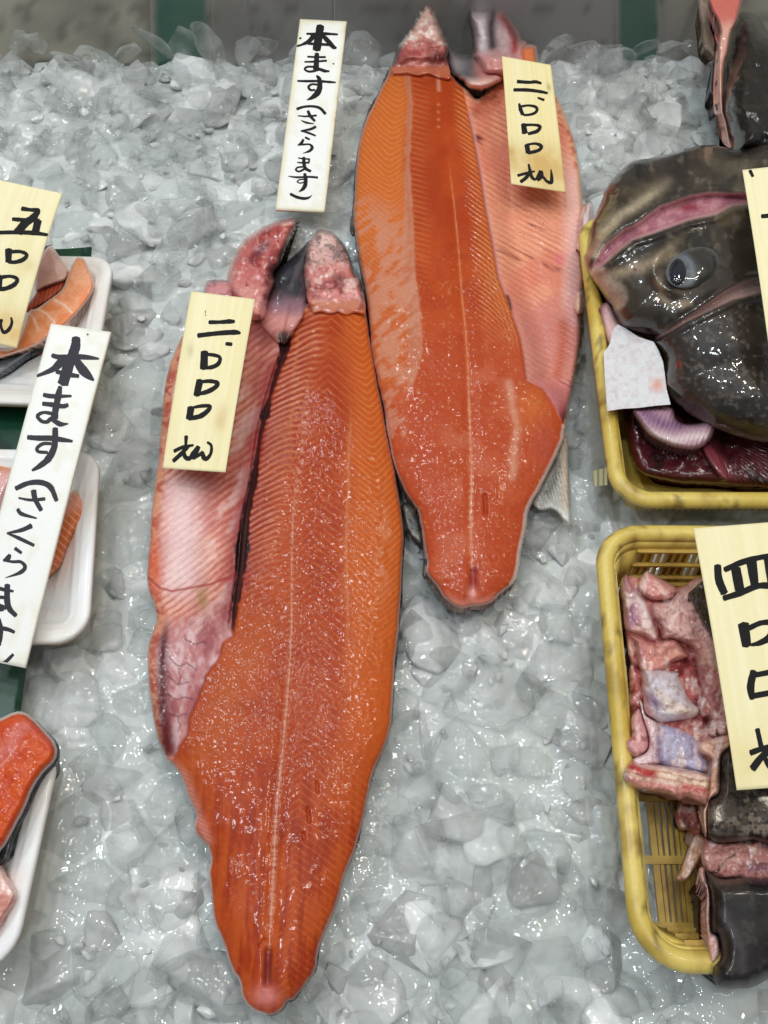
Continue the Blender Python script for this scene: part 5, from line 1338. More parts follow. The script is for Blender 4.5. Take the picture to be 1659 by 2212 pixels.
ch6 = thing('fish_chunk', 'thick dark brown skinned fish block with beige cut flesh below the price tag', 'fish piece', 'chopped fish pieces in the basket')
pillow('skin', conv(*ZB, [(1155, 715), (1260, 590), (1450, 500), (1900, 500), (1900, 1600), (1500, 1600), (1180, 1625), (1060, 1595), (1005, 1500), (1015, 1200), (1140, 1080)]), lambda x, y, d: 0.044 + 0.014 * prof(d / 20) + 0.004 * (fbm(x, y, 110, 2, 3) - 0.5),
       blot(S(62, 52, 44), (S(110, 98, 86), lambda x, y, d, n: 0.8 * sst(0.52, 0.66, n)), (S(30, 24, 21), lambda x, y, d, n: sst(0.48, 0.36, fbm(x, y, 9, 3, 8)))), M['dullskin'], ch6, res=2.2, base=0.012)
pillow('flesh', conv(*ZB, [(935, 560), (1100, 500), (1270, 475), (1275, 600), (1165, 725), (1150, 1080), (1030, 1190), (1015, 1500), (990, 1560), (960, 1300), (1010, 1180), (1050, 800), (1045, 720), (935, 660)]), hump(0.046, 0.009, 10), blot(S(206, 160, 138), (S(224, 186, 164), lambda x, y, d, n: 0.6 * sst(0.5, 0.7, n))), M['meat'], ch6, res=1.8, base=0.036)
pillow('cut_face', conv(*ZC, [(1000, 60), (1200, 105), (1500, 80), (1900, 80), (1900, 560), (1400, 520), (1180, 510), (1010, 470), (950, 300), (960, 120)]), hump(0.036, 0.010, 16), blot(S(158, 106, 100), (S(196, 150, 140), along([(1000, 280), (1200, 300), (1350, 280)], 12, 0.8, ZC)), (S(122, 84, 104), along([(1480, 380), (1659, 390)], 12, 0.7, ZC)), (S(48, 30, 26), along([(1010, 440), (1120, 430), (1170, 360), (1220, 290), (1330, 235)], 2.6, 0.95, ZC))), M['meat'], ch6, res=1.9, base=0.012)
pillow('skin_strip', conv(*ZC, [(860, 60), (960, 40), (1010, 90), (1000, 200), (920, 350), (850, 470), (790, 525), (700, 525), (690, 480), (730, 410)]), hump(0.024, 0.006, 9, 0.002), blot(S(176, 134, 104), (S(226, 186, 164), at(conv(*ZC, [(745, 490)])[0], 9)), (S(140, 70, 60), at(conv(*ZC, [(742, 490)])[0], 4))), M['meat'], ch6, res=1.8, base=0.021)
pillow('hanging_flesh', conv(*ZB, [(690, 1120), (800, 1100), (990, 1200), (1000, 1500), (900, 1700), (830, 1650), (850, 1500), (720, 1480), (670, 1350), (700, 1200)]), hump(0.014, 0.010, 14), blot(S(160, 92, 84), (S(234, 208, 198), at(conv(*ZB, [(762, 1435)])[0], 10)), (S(120, 50, 50), lambda x, y, d, n: 0.7 * sst(0.55, 0.68, n))), M['meat'], ch6, res=1.9, base=0.007)

ch7 = thing('fish_chunk', 'glossy black skinned fish piece hanging over the near rim of the basket', 'fish piece', 'chopped fish pieces in the basket')
BLK = conv(*ZC, [(985, 400), (1080, 460), (1180, 505), (1400, 485), (1600, 500), (1900, 520), (1900, 1450), (1659, 1570), (1500, 1655), (1350, 1672), (1150, 1668), (1085, 1600), (1068, 1450), (1150, 1320), (1125, 1100), (1055, 1050), (1045, 700), (1008, 500)])
pillow('skin', BLK, lambda x, y, d: 0.044 + 0.018 * prof(d / 34) + 0.005 * (fbm(x, y, 110, 2, 3) - 0.5), blot(S(24, 20, 20), (S(74, 64, 58), along([(1030, 480), (1200, 560), (1350, 560)], 16, 0.9, ZC)), (S(70, 62, 66), along([(1180, 850), (1230, 1000), (1330, 1130), (1390, 1300), (1380, 1480)], 10, 0.7, ZC)), (S(58, 50, 48), lambda x, y, d, n: 0.6 * sst(0.6, 0.7, n))), M['dullskin'], ch7, res=2.2, base=0.0, jitter=0.3, cover=True)
pillow('flesh_edge', conv(*ZC, [(925, 392), (985, 388), (1012, 500), (1052, 700), (1058, 1045), (1130, 1110), (1155, 1315), (1060, 1405), (1010, 1200), (985, 900), (995, 620), (930, 525)]), hump(0.040, 0.010, 9, 0.003), blot(S(202, 158, 152), (S(182, 128, 118), lambda x, y, d, n: 0.6 * sst(0.5, 0.7, n))), M['meat'], ch7, res=1.8, base=0.034)

# ------------------------------------------------------------------ clear plastic strip beside the basket
m, nt, b = newmat('clear plastic'); b.inputs['Base Color'].default_value = (0.75, 0.76, 0.70, 1); b.inputs['Roughness'].default_value = 0.12; b.inputs['Transmission Weight'].default_value = 0.8; b.inputs['IOR'].default_value = 1.2
M['clear'] = m
ps = pillow('plastic_strip', [(1258, 640), (1275, 640), (1312, 1048), (1281, 1050)], lambda x, y, d: 0.0085 + 0 * x, S(200, 200, 190), M['clear'], None, res=4, base=0.0075, sub=1)
tag(ps, 'narrow clear plastic strip standing between the ice and the fish head basket', 'plastic strip')
pillow('end_label', [(1280, 1017), (1311, 1010), (1312, 1048), (1281, 1050)], lambda x, y, d: 0.0095 + 0 * x, lambda x, y, d: mx(np.broadcast_to(S(214, 208, 170), x.shape + (3,)).copy(), S(120, 112, 60), lines(x / 11.0, 0.14)), M['paper'], ps, res=3, base=0.0088, sub=1)

# ------------------------------------------------------------------ brush lettering and tags
def ribbon(pts, w, sub=6):
    p = np.asarray(pts, float); n = len(p)
    w = np.full(n, float(w)) if np.isscalar(w) else np.interp(np.linspace(0, 1, n), np.linspace(0, 1, len(w)), w)
    if n == 2:
        t = np.linspace(0, 1, 5)[:, None]
        c = p[0] + (p[1] - p[0]) * t; ww = np.interp(t[:, 0], [0, 1], w)
    else:
        e = np.concatenate([[2 * p[0] - p[1]], p, [2 * p[-1] - p[-2]]]); c = []; ww = []
        for i in range(n - 1):
            a, b, cc, d = e[i], e[i + 1], e[i + 2], e[i + 3]
            for k in range(sub):
                t = k / sub
                c.append(0.5 * ((2 * b) + (-a + cc) * t + (2 * a - 5 * b + 4 * cc - d) * t * t + (-a + 3 * b - 3 * cc + d) * t ** 3))
                ww.append(w[i] + (w[i + 1] - w[i]) * t)
        c.append(p[-1]); ww.append(w[-1]); c = np.array(c); ww = np.array(ww)
    r = np.random.default_rng(int(abs(p[0, 0] * 7 + p[0, 1] * 3)) % 9999)
    ww = ww * (1 + r.normal(0, 0.035, len(ww)))
    t = np.gradient(c, axis=0); t /= np.linalg.norm(t, axis=1)[:, None] + 1e-9
    nn = np.stack([-t[:, 1], t[:, 0]], 1)
    L = c + nn * ww[:, None] / 2; R = c - nn * ww[:, None] / 2
    s = c[0] - t[0] * ww[0] * 0.16; e = c[-1] + t[-1] * ww[-1] * 0.16
    V = np.concatenate([L, R, [s, e]]); m = len(c)
    F = [(i, i + 1, m + i + 1, m + i) for i in range(m - 1)] + [(0, m, 2 * m), (m - 1, 2 * m + 1, 2 * m - 1)]
    return V, F

def make_tag(name, px, zs, label, cat, group, chars, ink, colf, mat, bow=0.0, thick=0.0006):
    Q = np.array([P(x, y, z) for (x, y), z in zip(px, zs)])          # TL TR BR BL
    nrm = np.cross(Q[3] - Q[0], Q[1] - Q[0]); nrm /= np.linalg.norm(nrm)
    if nrm[2] < 0: nrm = -nrm
    nu, nv = 26, 70
    u, v = np.meshgrid(np.linspace(0, 1, nu), np.linspace(0, 1, nv))
    u = u.ravel(); v = v.ravel()
    def surf(u, v):
        a = Q[0] + (Q[1] - Q[0]) * u[:, None]; b = Q[3] + (Q[2] - Q[3]) * u[:, None]
        return a + (b - a) * v[:, None] + nrm * (bow * 4 * v * (1 - v))[:, None]
    T = surf(u, v); B = T - nrm * thick
    n = nu * nv
    g = np.arange(n).reshape(nv, nu)
    q = np.stack([g[:-1, :-1], g[1:, :-1], g[1:, 1:], g[:-1, 1:]], -1).reshape(-1, 4)
    rim = np.concatenate([g[0, :-1], g[:-1, -1], g[-1, :0:-1], g[:0:-1, 0]])
    w = np.stack([rim, np.roll(rim, -1), np.roll(rim, -1) + n, rim + n], 1)
    c = colf(u, v)
    o = link_mesh(name, np.concatenate([T, B]), np.concatenate([q, w, q[:, ::-1] + n]), mat, None, np.concatenate([c, c * 0.9]), smooth=False)
    tag(o, label, cat, group)
    A2 = np.stack([Q[1] - Q[0], Q[3] - Q[0]], 1)
    for ci, (cv, strokes) in enumerate(chars):
        VV = []; FF = []; k = 0
        for si, (pts, w) in enumerate(strokes):
            V, F = ribbon(pts, w)
            d = np.array(conv(cv[0], cv[1], V))
            # place each point of the writing on the plane of the card
            w0 = P(d[:, 0], d[:, 1], 0.0) - np.array([0, 0, H]); org = np.array([0, 0, H])
            tt = ((Q[0] - org) @ nrm) / (w0 @ nrm)
            X = org + w0 * tt[:, None]
            st_ = np.linalg.lstsq(A2, (X - Q[0]).T, rcond=None)[0].T
            s_ = np.clip(st_[:, 0], 0.004, 0.996); t_ = np.clip(st_[:, 1], 0.004, 0.996)
            X = surf(s_, t_) + nrm * (0.00012 + 0.00003 * si)
            VV.append(X); FF += [tuple(i + k for i in f) for f in F]; k += len(V)
        oo = link_mesh('character', np.concatenate(VV), FF, ink, o, None, smooth=False)
        bm = bmesh.new(); bm.from_mesh(oo.data)
        for f in bm.faces:
            if f.normal.dot(Vector(nrm)) < 0: f.normal_flip()
        bm.to_mesh(oo.data); bm.free()
    return o

def veneer(stains=(), seed=1, base=(248, 237, 194)):
    def f(u, v):
        c = np.broadcast_to(S(*base), u.shape + (3,)).copy()
        g = fbm(u * 60 + seed * 9, v * 1.2, 1.0, 3, seed)
        c = mx(c, S(base[0] - 8, base[1] - 10, base[2] - 20), sst(0.35, 0.7, g) * 0.8)
        c = mx(c, S(250, 242, 206), gauss(u - 0.3, 0.25) * 0.35)
        for (a, b, ru, rv, col, k) in stains:
            n = fbm(u * 8, v * 20, 1.0, 3, seed + 4)
            c = mx(c, S(*col), k * np.exp(-((u - a) / ru) ** 2 - ((v - b) / rv) ** 2) * (0.5 + n))
        return c
    return f
def white_card(seed=1, yellow=0.6):
    def f(u, v):
        c = np.broadcast_to(S(246, 246, 242), u.shape + (3,)).copy()
        n = fbm(u * 5, v * 22, 1.0, 3, seed)
        e = np.minimum(np.minimum(u, 1 - u) * 0.25, np.minimum(v, 1 - v))
        c = mx(c, S(232, 222, 176), yellow * sst(0.035, 0.0, e) * (0.3 + n))
        c = mx(c, S(200, 176, 96), yellow * sst(0.012, 0.0, (1 - u) * 0.25) * sst(0.5, 0.7, n))
        c = mx(c, S(236, 230, 210), 0.5 * sst(0.55, 0.75, n))
        return c
    return f

cA = ((338.8, 623.5), 0.18376)
make_tag('price_tag', [(413, 629), (551, 646), (487, 1020), (351, 1011)], (0.046, 0.044, 0.036, 0.030),
         'pale veneer price tag reading two thousand yen on the salmon with the blood line', 'price tag', 'veneer price tags', [
    (cA, [([(620, 412), (760, 412), (860, 405), (925, 407)], [50, 46, 62, 40]), ([(490, 572), (740, 548), (930, 540), (1000, 552)], [56, 58, 66, 30])]),
    (cA, [([(830, 678), (905, 688)], 46)]),
    (cA, [([(576, 765), (572, 975)], 95), ([(600, 800), (700, 815), (765, 845), (750, 915), (680, 955), (580, 965)], [40, 45, 40, 55, 55, 40])]),
    (cA, [([(530, 1105), (490, 1290)], [90, 80]), ([(560, 1125), (660, 1125), (745, 1150), (720, 1200), (620, 1250), (480, 1275)], [40, 50, 50, 60, 60, 40])]),
    (cA, [([(425, 1420), (405, 1560)], 90), ([(430, 1430), (560, 1415), (660, 1425), (630, 1480), (540, 1535), (400, 1555)], [30, 45, 45, 60, 65, 50])]),
    (cA, [([(370, 1755), (366, 1870)], [50, 35]), ([(215, 1925), (330, 1885), (465, 1870)], [45, 45, 30]), ([(400, 1880), (310, 1960), (205, 2040)], [45, 55, 50]),
          ([(340, 1940), (365, 2005), (420, 2020), (470, 1960), (530, 1890)], [45, 55, 55, 60, 50]), ([(530, 1890), (500, 1960), (465, 2020), (530, 1995), (590, 1960)], [55, 60, 40, 40, 50]),
          ([(580, 1960), (600, 2020), (640, 2040), (690, 1980), (692, 1890), (640, 1845)], [45, 60, 50, 42, 36, 28])]),
    (cA, [([(576, 270), (574, 300)], 9), ([(580, 318), (582, 330)], 12)]),
], M['ink'], veneer([(0.14, 0.36, 0.06, 0.05, (196, 182, 140), 0.7), (0.8, 0.72, 0.09, 0.07, (222, 196, 148), 0.9)], 2), M['paper'], bow=0.002)

cB = ((1070.75, 115.2), 0.13783)
make_tag('price_tag', [(1084, 121), (1190, 140), (1222, 415), (1104, 397)], (0.052, 0.052, 0.036, 0.036),
         'veneer price tag with wet brown lower end, on the salmon beside the fish head', 'price tag', 'veneer price tags', [
    (cB, [([(335, 455), (520, 468), (620, 460), (710, 485)], [60, 52, 56, 40]), ([(280, 588), (500, 592), (700, 620), (805, 645)], [55, 56, 52, 38])]),
    (cB, [([(650, 715), (750, 755)], [30, 45])]),
    (cB, [([(362, 805), (385, 900), (420, 985)], [35, 62, 55]), ([(385, 855), (500, 838), (610, 860), (640, 910), (600, 960), (520, 985), (430, 990)], [40, 36, 50, 46, 46, 40, 35])]),
    (cB, [([(425, 1125), (450, 1275)], [70, 92]), ([(410, 1148), (560, 1145), (660, 1160), (680, 1195), (630, 1250), (500, 1285)], [50, 40, 52, 56, 60, 50])]),
    (cB, [([(478, 1450), (500, 1585)], [75, 75]), ([(480, 1455), (600, 1440), (680, 1465), (700, 1500), (650, 1550), (500, 1585)], [40, 38, 52, 56, 56, 50])]),
    (cB, [([(505, 1755), (530, 1870)], [30, 55]), ([(340, 1925), (470, 1895), (600, 1868)], [45, 45, 26]), ([(520, 1880), (470, 1960), (385, 2025)], [60, 60, 55]),
          ([(530, 1880), (560, 1965), (620, 1990), (690, 1870)], [50, 50, 40, 60]), ([(695, 1870), (705, 1950), (650, 2010), (720, 1965), (780, 2030), (850, 2050), (855, 1950), (845, 1850)], [50, 60, 40, 36, 42, 60, 45, 18])]),
], M['ink'], veneer([(0.65, 0.84, 0.45, 0.16, (214, 178, 112), 1.2), (0.05, 0.8, 0.12, 0.10, (206, 170, 100), 1.0), (0.9, 0.2, 0.04, 0.04, (170, 150, 100), 0.8)], 3, (246, 231, 176)), M['paper'], bow=0.001)

c5 = ((0, 379.5), 0.17146)
make_tag('price_tag', [(-10, 387), (135, 418), (36, 752), (-102, 722)], (0.082, 0.078, 0.046, 0.046),
         'veneer price tag reading five hundred yen over the tray of curved steaks', 'price tag', 'veneer price tags', [
    (c5, [([(290, 432), (400, 448), (490, 460), (450, 540), (330, 640), (255, 745)], [62, 46, 70, 90, 105, 120]), ([(180, 570), (300, 580), (520, 590)], [50, 55, 55]), ([(505, 585), (478, 750)], [98, 100]), ([(10, 745), (200, 742), (450, 750), (690, 785)], [50, 50, 60, 32])]),
    (c5, [([(145, 955), (150, 1120)], [90, 86]), ([(180, 990), (300, 990), (382, 1030), (340, 1090), (240, 1122), (150, 1118)], [50, 44, 46, 60, 50, 46])]),
    (c5, [([(40, 1290), (20, 1470)], [90, 100]), ([(60, 1310), (180, 1300), (268, 1335), (240, 1400), (130, 1450), (20, 1460)], [50, 40, 50, 60, 56, 50])]),
    (c5, [([(-20, 1960), (70, 1840), (60, 1900), (100, 1990), (170, 1960), (210, 1880), (200, 1810)], [45, 40, 40, 45, 50, 40, 25])]),
], M['ink'], veneer([(0.8, 0.9, 0.5, 0.10, (226, 192, 132), 1.0), (0.85, 0.5, 0.12, 0.06, (216, 196, 136), 0.5)], 4), M['paper'], bow=0.003)

c4 = ((1490.9, 1125.0), 0.26977)
make_tag('price_tag', [(1498, 1141), (1702, 1125), (1800, 1692), (1592, 1707)], (0.080, 0.080, 0.074, 0.074),
         'large veneer price tag reading four hundred yen over the chopped fish basket', 'price tag', 'veneer price tags', [
    (c4, [([(215, 360), (225, 480), (270, 590)], [56, 66, 66]), ([(270, 400), (420, 335), (610, 290), (740, 300)], [44, 50, 44, 50]), ([(362, 385), (395, 560)], [75, 80]), ([(490, 330), (520, 530)], [90, 70]), ([(615, 305), (650, 520)], [50, 50]), ([(260, 630), (400, 585), (560, 525), (740, 540)], [44, 52, 48, 60])]),
    (c4, [([(425, 830), (455, 1010)], [95, 80]), ([(475, 865), (580, 822), (680, 830), (650, 930), (570, 980), (490, 1000)], [46, 42, 56, 60, 46, 24])]),
    (c4, [([(515, 1205), (490, 1330), (505, 1430)], [56, 72, 46]), ([(520, 1240), (700, 1205)], 44), ([(510, 1405), (700, 1370)], 46)]),
    (c4, [([(550, 1665), (585, 1800)], [40, 48]), ([(490, 1858), (600, 1820), (720, 1790)], [50, 44, 40]), ([(510, 1985), (580, 1900), (660, 1830)], [66, 60, 60]), ([(600, 1850), (660, 1960), (720, 1980)], [44, 44, 40])]),
], M['ink'], veneer([(0.2, 0.9, 0.3, 0.1, (232, 214, 150), 0.6)], 5), M['paper'], bow=0.002)
make_tag('price_tag', [(1604, 367), (1740, 352), (1800, 760), (1665, 775)], (0.104, 0.104, 0.102, 0.102),
         'pale veneer price tag resting on the dark fish head', 'price tag', 'veneer price tags', [
    (((1152, 0), 0.3056), [([(1530, 1205), (1552, 1250)], [26, 22])]),
    (((1152, 0), 0.3056), [([(1612, 1536), (1680, 1530)], [30, 34])]),
], M['ink'], veneer([], 6), M['paper'], bow=0.001)

cU = ((589.6, 33.9), 0.09804); cL = ((589.6, 223.6), 0.10722)
SU = [([(960, 1320), (1020, 1400), (1035, 1560), (985, 1700), (860, 1810), (745, 1860)], [40, 100, 115, 140, 85, 18]), ([(540, 1440), (750, 1445), (1000, 1445), (1250, 1465), (1385, 1475)], [42, 56, 56, 56, 28]), ([(990, 1525), (860, 1515), (785, 1570), (830, 1640), (930, 1640)], [46, 46, 56, 50, 46])]
make_tag('name_tag', [(648, 41), (749, 46), (701, 458), (595, 453)], (0.064, 0.064, 0.014, 0.014),
         'white name tag with yellowed edges leaning on the ice before the steel panel', 'name tag', 'white name tags', [
    (cU, [([(1048, 215), (1010, 450), (960, 765)], [170, 180, 180]), ([(740, 400), (900, 405), (1150, 400), (1430, 415)], [46, 60, 70, 40]), ([(900, 440), (800, 560), (640, 640), (520, 675)], [110, 100, 50, 40]), ([(1100, 440), (1220, 570), (1330, 690), (1400, 715)], [90, 110, 95, 45]), ([(770, 620), (1000, 630), (1240, 645)], [50, 60, 60])]),
    (cU, [([(970, 830), (960, 1000), (950, 1190)], [95, 115, 140]), ([(760, 905), (960, 915), (1160, 915)], [42, 46, 46]), ([(695, 1020), (900, 1015), (1185, 995)], [32, 50, 46]), ([(900, 1128), (760, 1130), (700, 1180), (780, 1232), (900, 1225), (1020, 1185), (1140, 1222), (1245, 1228)], [46, 46, 44, 46, 50, 70, 70, 36])]),
    (cU, SU),
    (cL, [([(480, 115), (620, 70), (800, 60), (950, 100), (1060, 215)], [60, 50, 50, 60, 66])]),
    (cL, [([(505, 250), (680, 262), (880, 245)], [24, 38, 42]), ([(705, 150), (750, 250), (845, 360)], [62, 66, 50]), ([(570, 345), (680, 390), (825, 412)], [18, 46, 18])]),
    (cL, [([(865, 470), (760, 520), (560, 555)], [58, 56, 26]), ([(560, 555), (700, 590), (860, 655)], [26, 48, 38])]),
    (cL, [([(650, 685), (740, 730)], [44, 40]), ([(615, 725), (580, 790), (500, 845)], [46, 62, 18]), ([(500, 845), (620, 830), (740, 830), (790, 890), (740, 960), (600, 1010)], [20, 38, 38, 66, 56, 8])]),
    (cL, [([(625, 1085), (625, 1200), (655, 1310), (765, 1375)], [62, 72, 72, 50]), ([(510, 1100), (620, 1118), (740, 1125)], [26, 34, 34]), ([(735, 1125), (722, 1195)], 36), ([(490, 1190), (600, 1200), (735, 1198)], [22, 36, 36]), ([(600, 1282), (500, 1292), (462, 1340), (520, 1375), (600, 1345), (650, 1310)], [36, 34, 40, 36, 44, 44])]),
    (cL, [([(640, 1415), (660, 1530), (650, 1650), (600, 1730), (520, 1785)], [62, 80, 84, 74, 12]), ([(315, 1468), (480, 1490), (750, 1485), (905, 1500)], [18, 42, 42, 46]), ([(640, 1532), (540, 1540), (490, 1580), (550, 1610), (620, 1592)], [28, 26, 26, 26, 26])]),
    (cL, [([(350, 1825), (480, 1890), (620, 1920), (720, 1905), (790, 1855)], [56, 62, 62, 46, 8])]),
    (cU, [([(582, 500), (625, 497)], 40)]), (cU, [([(1318, 1062), (1350, 1064)], 30)]),
], M['ink'], white_card(3, 0.9), M['plastic_card'], bow=0.0, thick=0.0022)

dU = ((0, 677.7), 0.15317); dL = ((0, 1016.5), 0.19907)
make_tag('name_tag', [(110, 699), (239, 717), (54, 1443), (-82, 1415)], (0.076, 0.074, 0.034, 0.034),
         'clean white name tag lying across the two foam trays', 'name tag', 'white name tags', [
    (dU, [([(1075, 335), (1065, 480), (985, 700), (895, 1000)], [115, 140, 150, 160]), ([(735, 590), (840, 615), (1100, 610), (1250, 620), (1400, 638)], [60, 72, 76, 70, 28]), ([(900, 650), (780, 770), (640, 840), (525, 885)], [140, 90, 56, 42]), ([(1080, 660), (1170, 790), (1260, 880), (1335, 945)], [100, 140, 105, 26]), ([(800, 820), (960, 860), (1120, 885)], [60, 70, 56])]),
    (dU, [([(860, 1030), (835, 1150), (790, 1400), (785, 1480)], [60, 92, 100, 105]), ([(620, 1150), (750, 1170), (1020, 1165)], [60, 68, 36]), ([(610, 1275), (760, 1290), (900, 1310), (975, 1290)], [60, 70, 66, 60]), ([(740, 1412), (620, 1400), (540, 1450), (600, 1522), (680, 1530), (740, 1490), (860, 1560), (980, 1555)], [52, 44, 54, 54, 54, 66, 76, 18])]),
    (dU, [([(795, 1615), (795, 1750), (780, 1900), (700, 2050), (580, 2150), (470, 2215)], [80, 90, 95, 100, 75, 36]), ([(400, 1750), (560, 1760), (740, 1760), (900, 1780), (1045, 1800)], [70, 76, 76, 72, 36]), ([(740, 1835), (620, 1840), (540, 1900), (560, 1950), (690, 1960)], [46, 50, 52, 48, 48])]),
    (dL, [([(180, 200), (320, 140), (460, 130), (570, 180), (640, 325)], [52, 52, 58, 66, 46])]),
    (dL, [([(380, 215), (400, 310), (470, 430)], [62, 60, 50]), ([(215, 300), (350, 320), (510, 305)], [20, 33, 38]), ([(205, 420), (250, 470), (420, 515)], [42, 46, 18])]),
    (dL, [([(365, 595), (250, 645), (90, 680)], [56, 46, 18]), ([(90, 680), (220, 730), (395, 805)], [22, 42, 36])]),
    (dL, [([(180, 840), (255, 890)], [42, 34]), ([(125, 910), (100, 950), (50, 975)], [38, 62, 22]), ([(50, 975), (160, 985), (250, 985), (298, 1040), (240, 1100), (75, 1160)], [20, 32, 36, 46, 42, 6])]),
    (dL, [([(100, 1230), (100, 1400), (130, 1490), (205, 1560)], [66, 70, 66, 46]), ([(-60, 1260), (60, 1285), (170, 1300)], [42, 42, 26]), ([(-60, 1365), (70, 1370)], 36), ([(-60, 1440), (90, 1480)], 46), ([(-20, 1512), (60, 1490)], 44)]),
    (dL, [([(0, 1600), (20, 1720), (0, 1880)], [60, 84, 76]), ([(-60, 1690), (100, 1705), (190, 1735)], [38, 46, 36])]),
    (dL, [([(-40, 2100), (60, 2080), (180, 1970)], [38, 46, 34])]),
    (dU, [([(1228, 296), (1248, 292)], 24)]),
], M['ink2'], white_card(8, 0.25), M['plastic_card'], bow=0.001, thick=0.0020)

# ------------------------------------------------------------------ ice
def cells(X, Y, s, seed):
    """packed-ice relief: random tilted facets, one per cell"""
    r = np.random.default_rng(seed)
    jx = r.random((64, 64)); jy = r.random((64, 64)); hh = r.random((64, 64)); ax = r.normal(0, 1, (64, 64)); ay = r.normal(0, 1, (64, 64))
    gx = X / s; gy = Y / s
    ix = np.floor(gx).astype(int); iy = np.floor(gy).astype(int)
    best = np.full(X.shape, -1e9)
    for di in (-1, 0, 1):
        for dj in (-1, 0, 1):
            a = (ix + di) % 64; b = (iy + dj) % 64
            dx = gx - (ix + di + jx[a, b]); dy = gy - (iy + dj + jy[a, b])
            h = 0.55 * hh[a, b] + 0.42 * (ax[a, b] * dx + ay[a, b] * dy) - 0.9 * np.maximum(np.hypot(dx, dy) - 0.40, 0) ** 1.2
            best = np.maximum(best, h)
    return best

gx = np.arange(-0.62, 0.6201, 0.0030); gy = np.arange(-0.22, 0.7981, 0.0030)
X, Y = np.meshgrid(gx, gy)
Zb = -0.0210 + 0.012 * cells(X, Y, 0.044, 3) + 0.005 * cells(X + 0.3, Y + 0.1, 0.020, 4) + 0.005 * (fbm(X, Y, 0.20, 2, 3) - 0.5)
Zb = Zb - 0.030 * sst(0.745, 0.79, Y)
GXC = np.arange(-120, W0 + 130, 7.0); GYC = np.arange(-10, H0 + 220, 7.0)
CXG, CYG = np.meshgrid(GXC, GYC)
CMAP = np.full(CXG.shape, -1e9)
for poly in COVER:
    pl = np.asarray(poly); pl = pl[:: max(1, len(pl) // 70)]
    CMAP = np.maximum(CMAP, sdf(CXG, CYG, pl)[0])
def cover_at(fx, fy):
    i = np.clip(((np.asarray(fx) - GXC[0]) / 7.0).round().astype(int), 0, len(GXC) - 1)
    j = np.clip(((np.asarray(fy) - GYC[0]) / 7.0).round().astype(int), 0, len(GYC) - 1)
    return CMAP[j, i]
px, py = unP(X, Y, Zb)
cov = cover_at(px, py)
inside = sst(-14, 4, cov)
Zb = Zb * (1 - inside) + np.minimum(Zb, -0.0022) * inside
n0, n1 = X.shape
g = np.arange(X.size).reshape(n0, n1)
q = np.stack([g[:-1, :-1], g[:-1, 1:], g[1:, 1:], g[1:, :-1]], -1).reshape(-1, 4)
bed = link_mesh('crushed_ice', np.stack([X, Y, Zb], -1).reshape(-1, 3), q, M['icebed'])
tag(bed, 'bed of crushed ice filling the display case', 'ice', kind='stuff')
# the case floor under the ice
m, nt, b = newmat('dull case floor'); b.inputs['Base Color'].default_value = (0.35, 0.36, 0.36, 1)
fl = box('case_floor', (0, 0.29, -0.062), (1.26, 1.06, 0.01), m)
tag(fl, 'steel floor of the display case under the ice', 'floor', kind='structure')

def chunk_mesh(seed, flat, pts=16, bev=0.10, seg=2):
    """angular melted lump: bevelled convex hull of random points"""
    r = np.random.default_rng(seed)
    p = r.normal(size=(pts, 3)); p /= np.linalg.norm(p, axis=1)[:, None]
    p *= r.uniform(0.75, 1.0, (pts, 1))
    p *= np.array([1.0, r.uniform(0.55, 0.95), flat * r.uniform(0.8, 1.2)])
    bm = bmesh.new()
    for c in p: bm.verts.new(c)
    g = bmesh.ops.convex_hull(bm, input=bm.verts)
    bmesh.ops.delete(bm, geom=[v for v in bm.verts if not v.link_faces], context='VERTS')
    bmesh.ops.dissolve_limit(bm, angle_limit=0.22, verts=bm.verts, edges=bm.edges)
    bmesh.ops.bevel(bm, geom=bm.edges[:], offset=bev, segments=seg, affect='EDGES', profile=0.6, clamp_overlap=True)
    bmesh.ops.triangulate(bm, faces=bm.faces)
    bmesh.ops.recalc_face_normals(bm, faces=bm.faces)
    me = bpy.data.meshes.new('ice_chunk'); bm.to_mesh(me); bm.free()
    me.polygons.foreach_set('use_smooth', np.ones(len(me.polygons), bool))
    me.materials.append(M['ice'])
    return me
PROTO = [chunk_mesh(100 + k, 0.30 + 0.26 * (k % 3) / 2, 12 + 4 * (k % 4), 0.12 + 0.07 * (k % 3), 4) for k in range(20)]

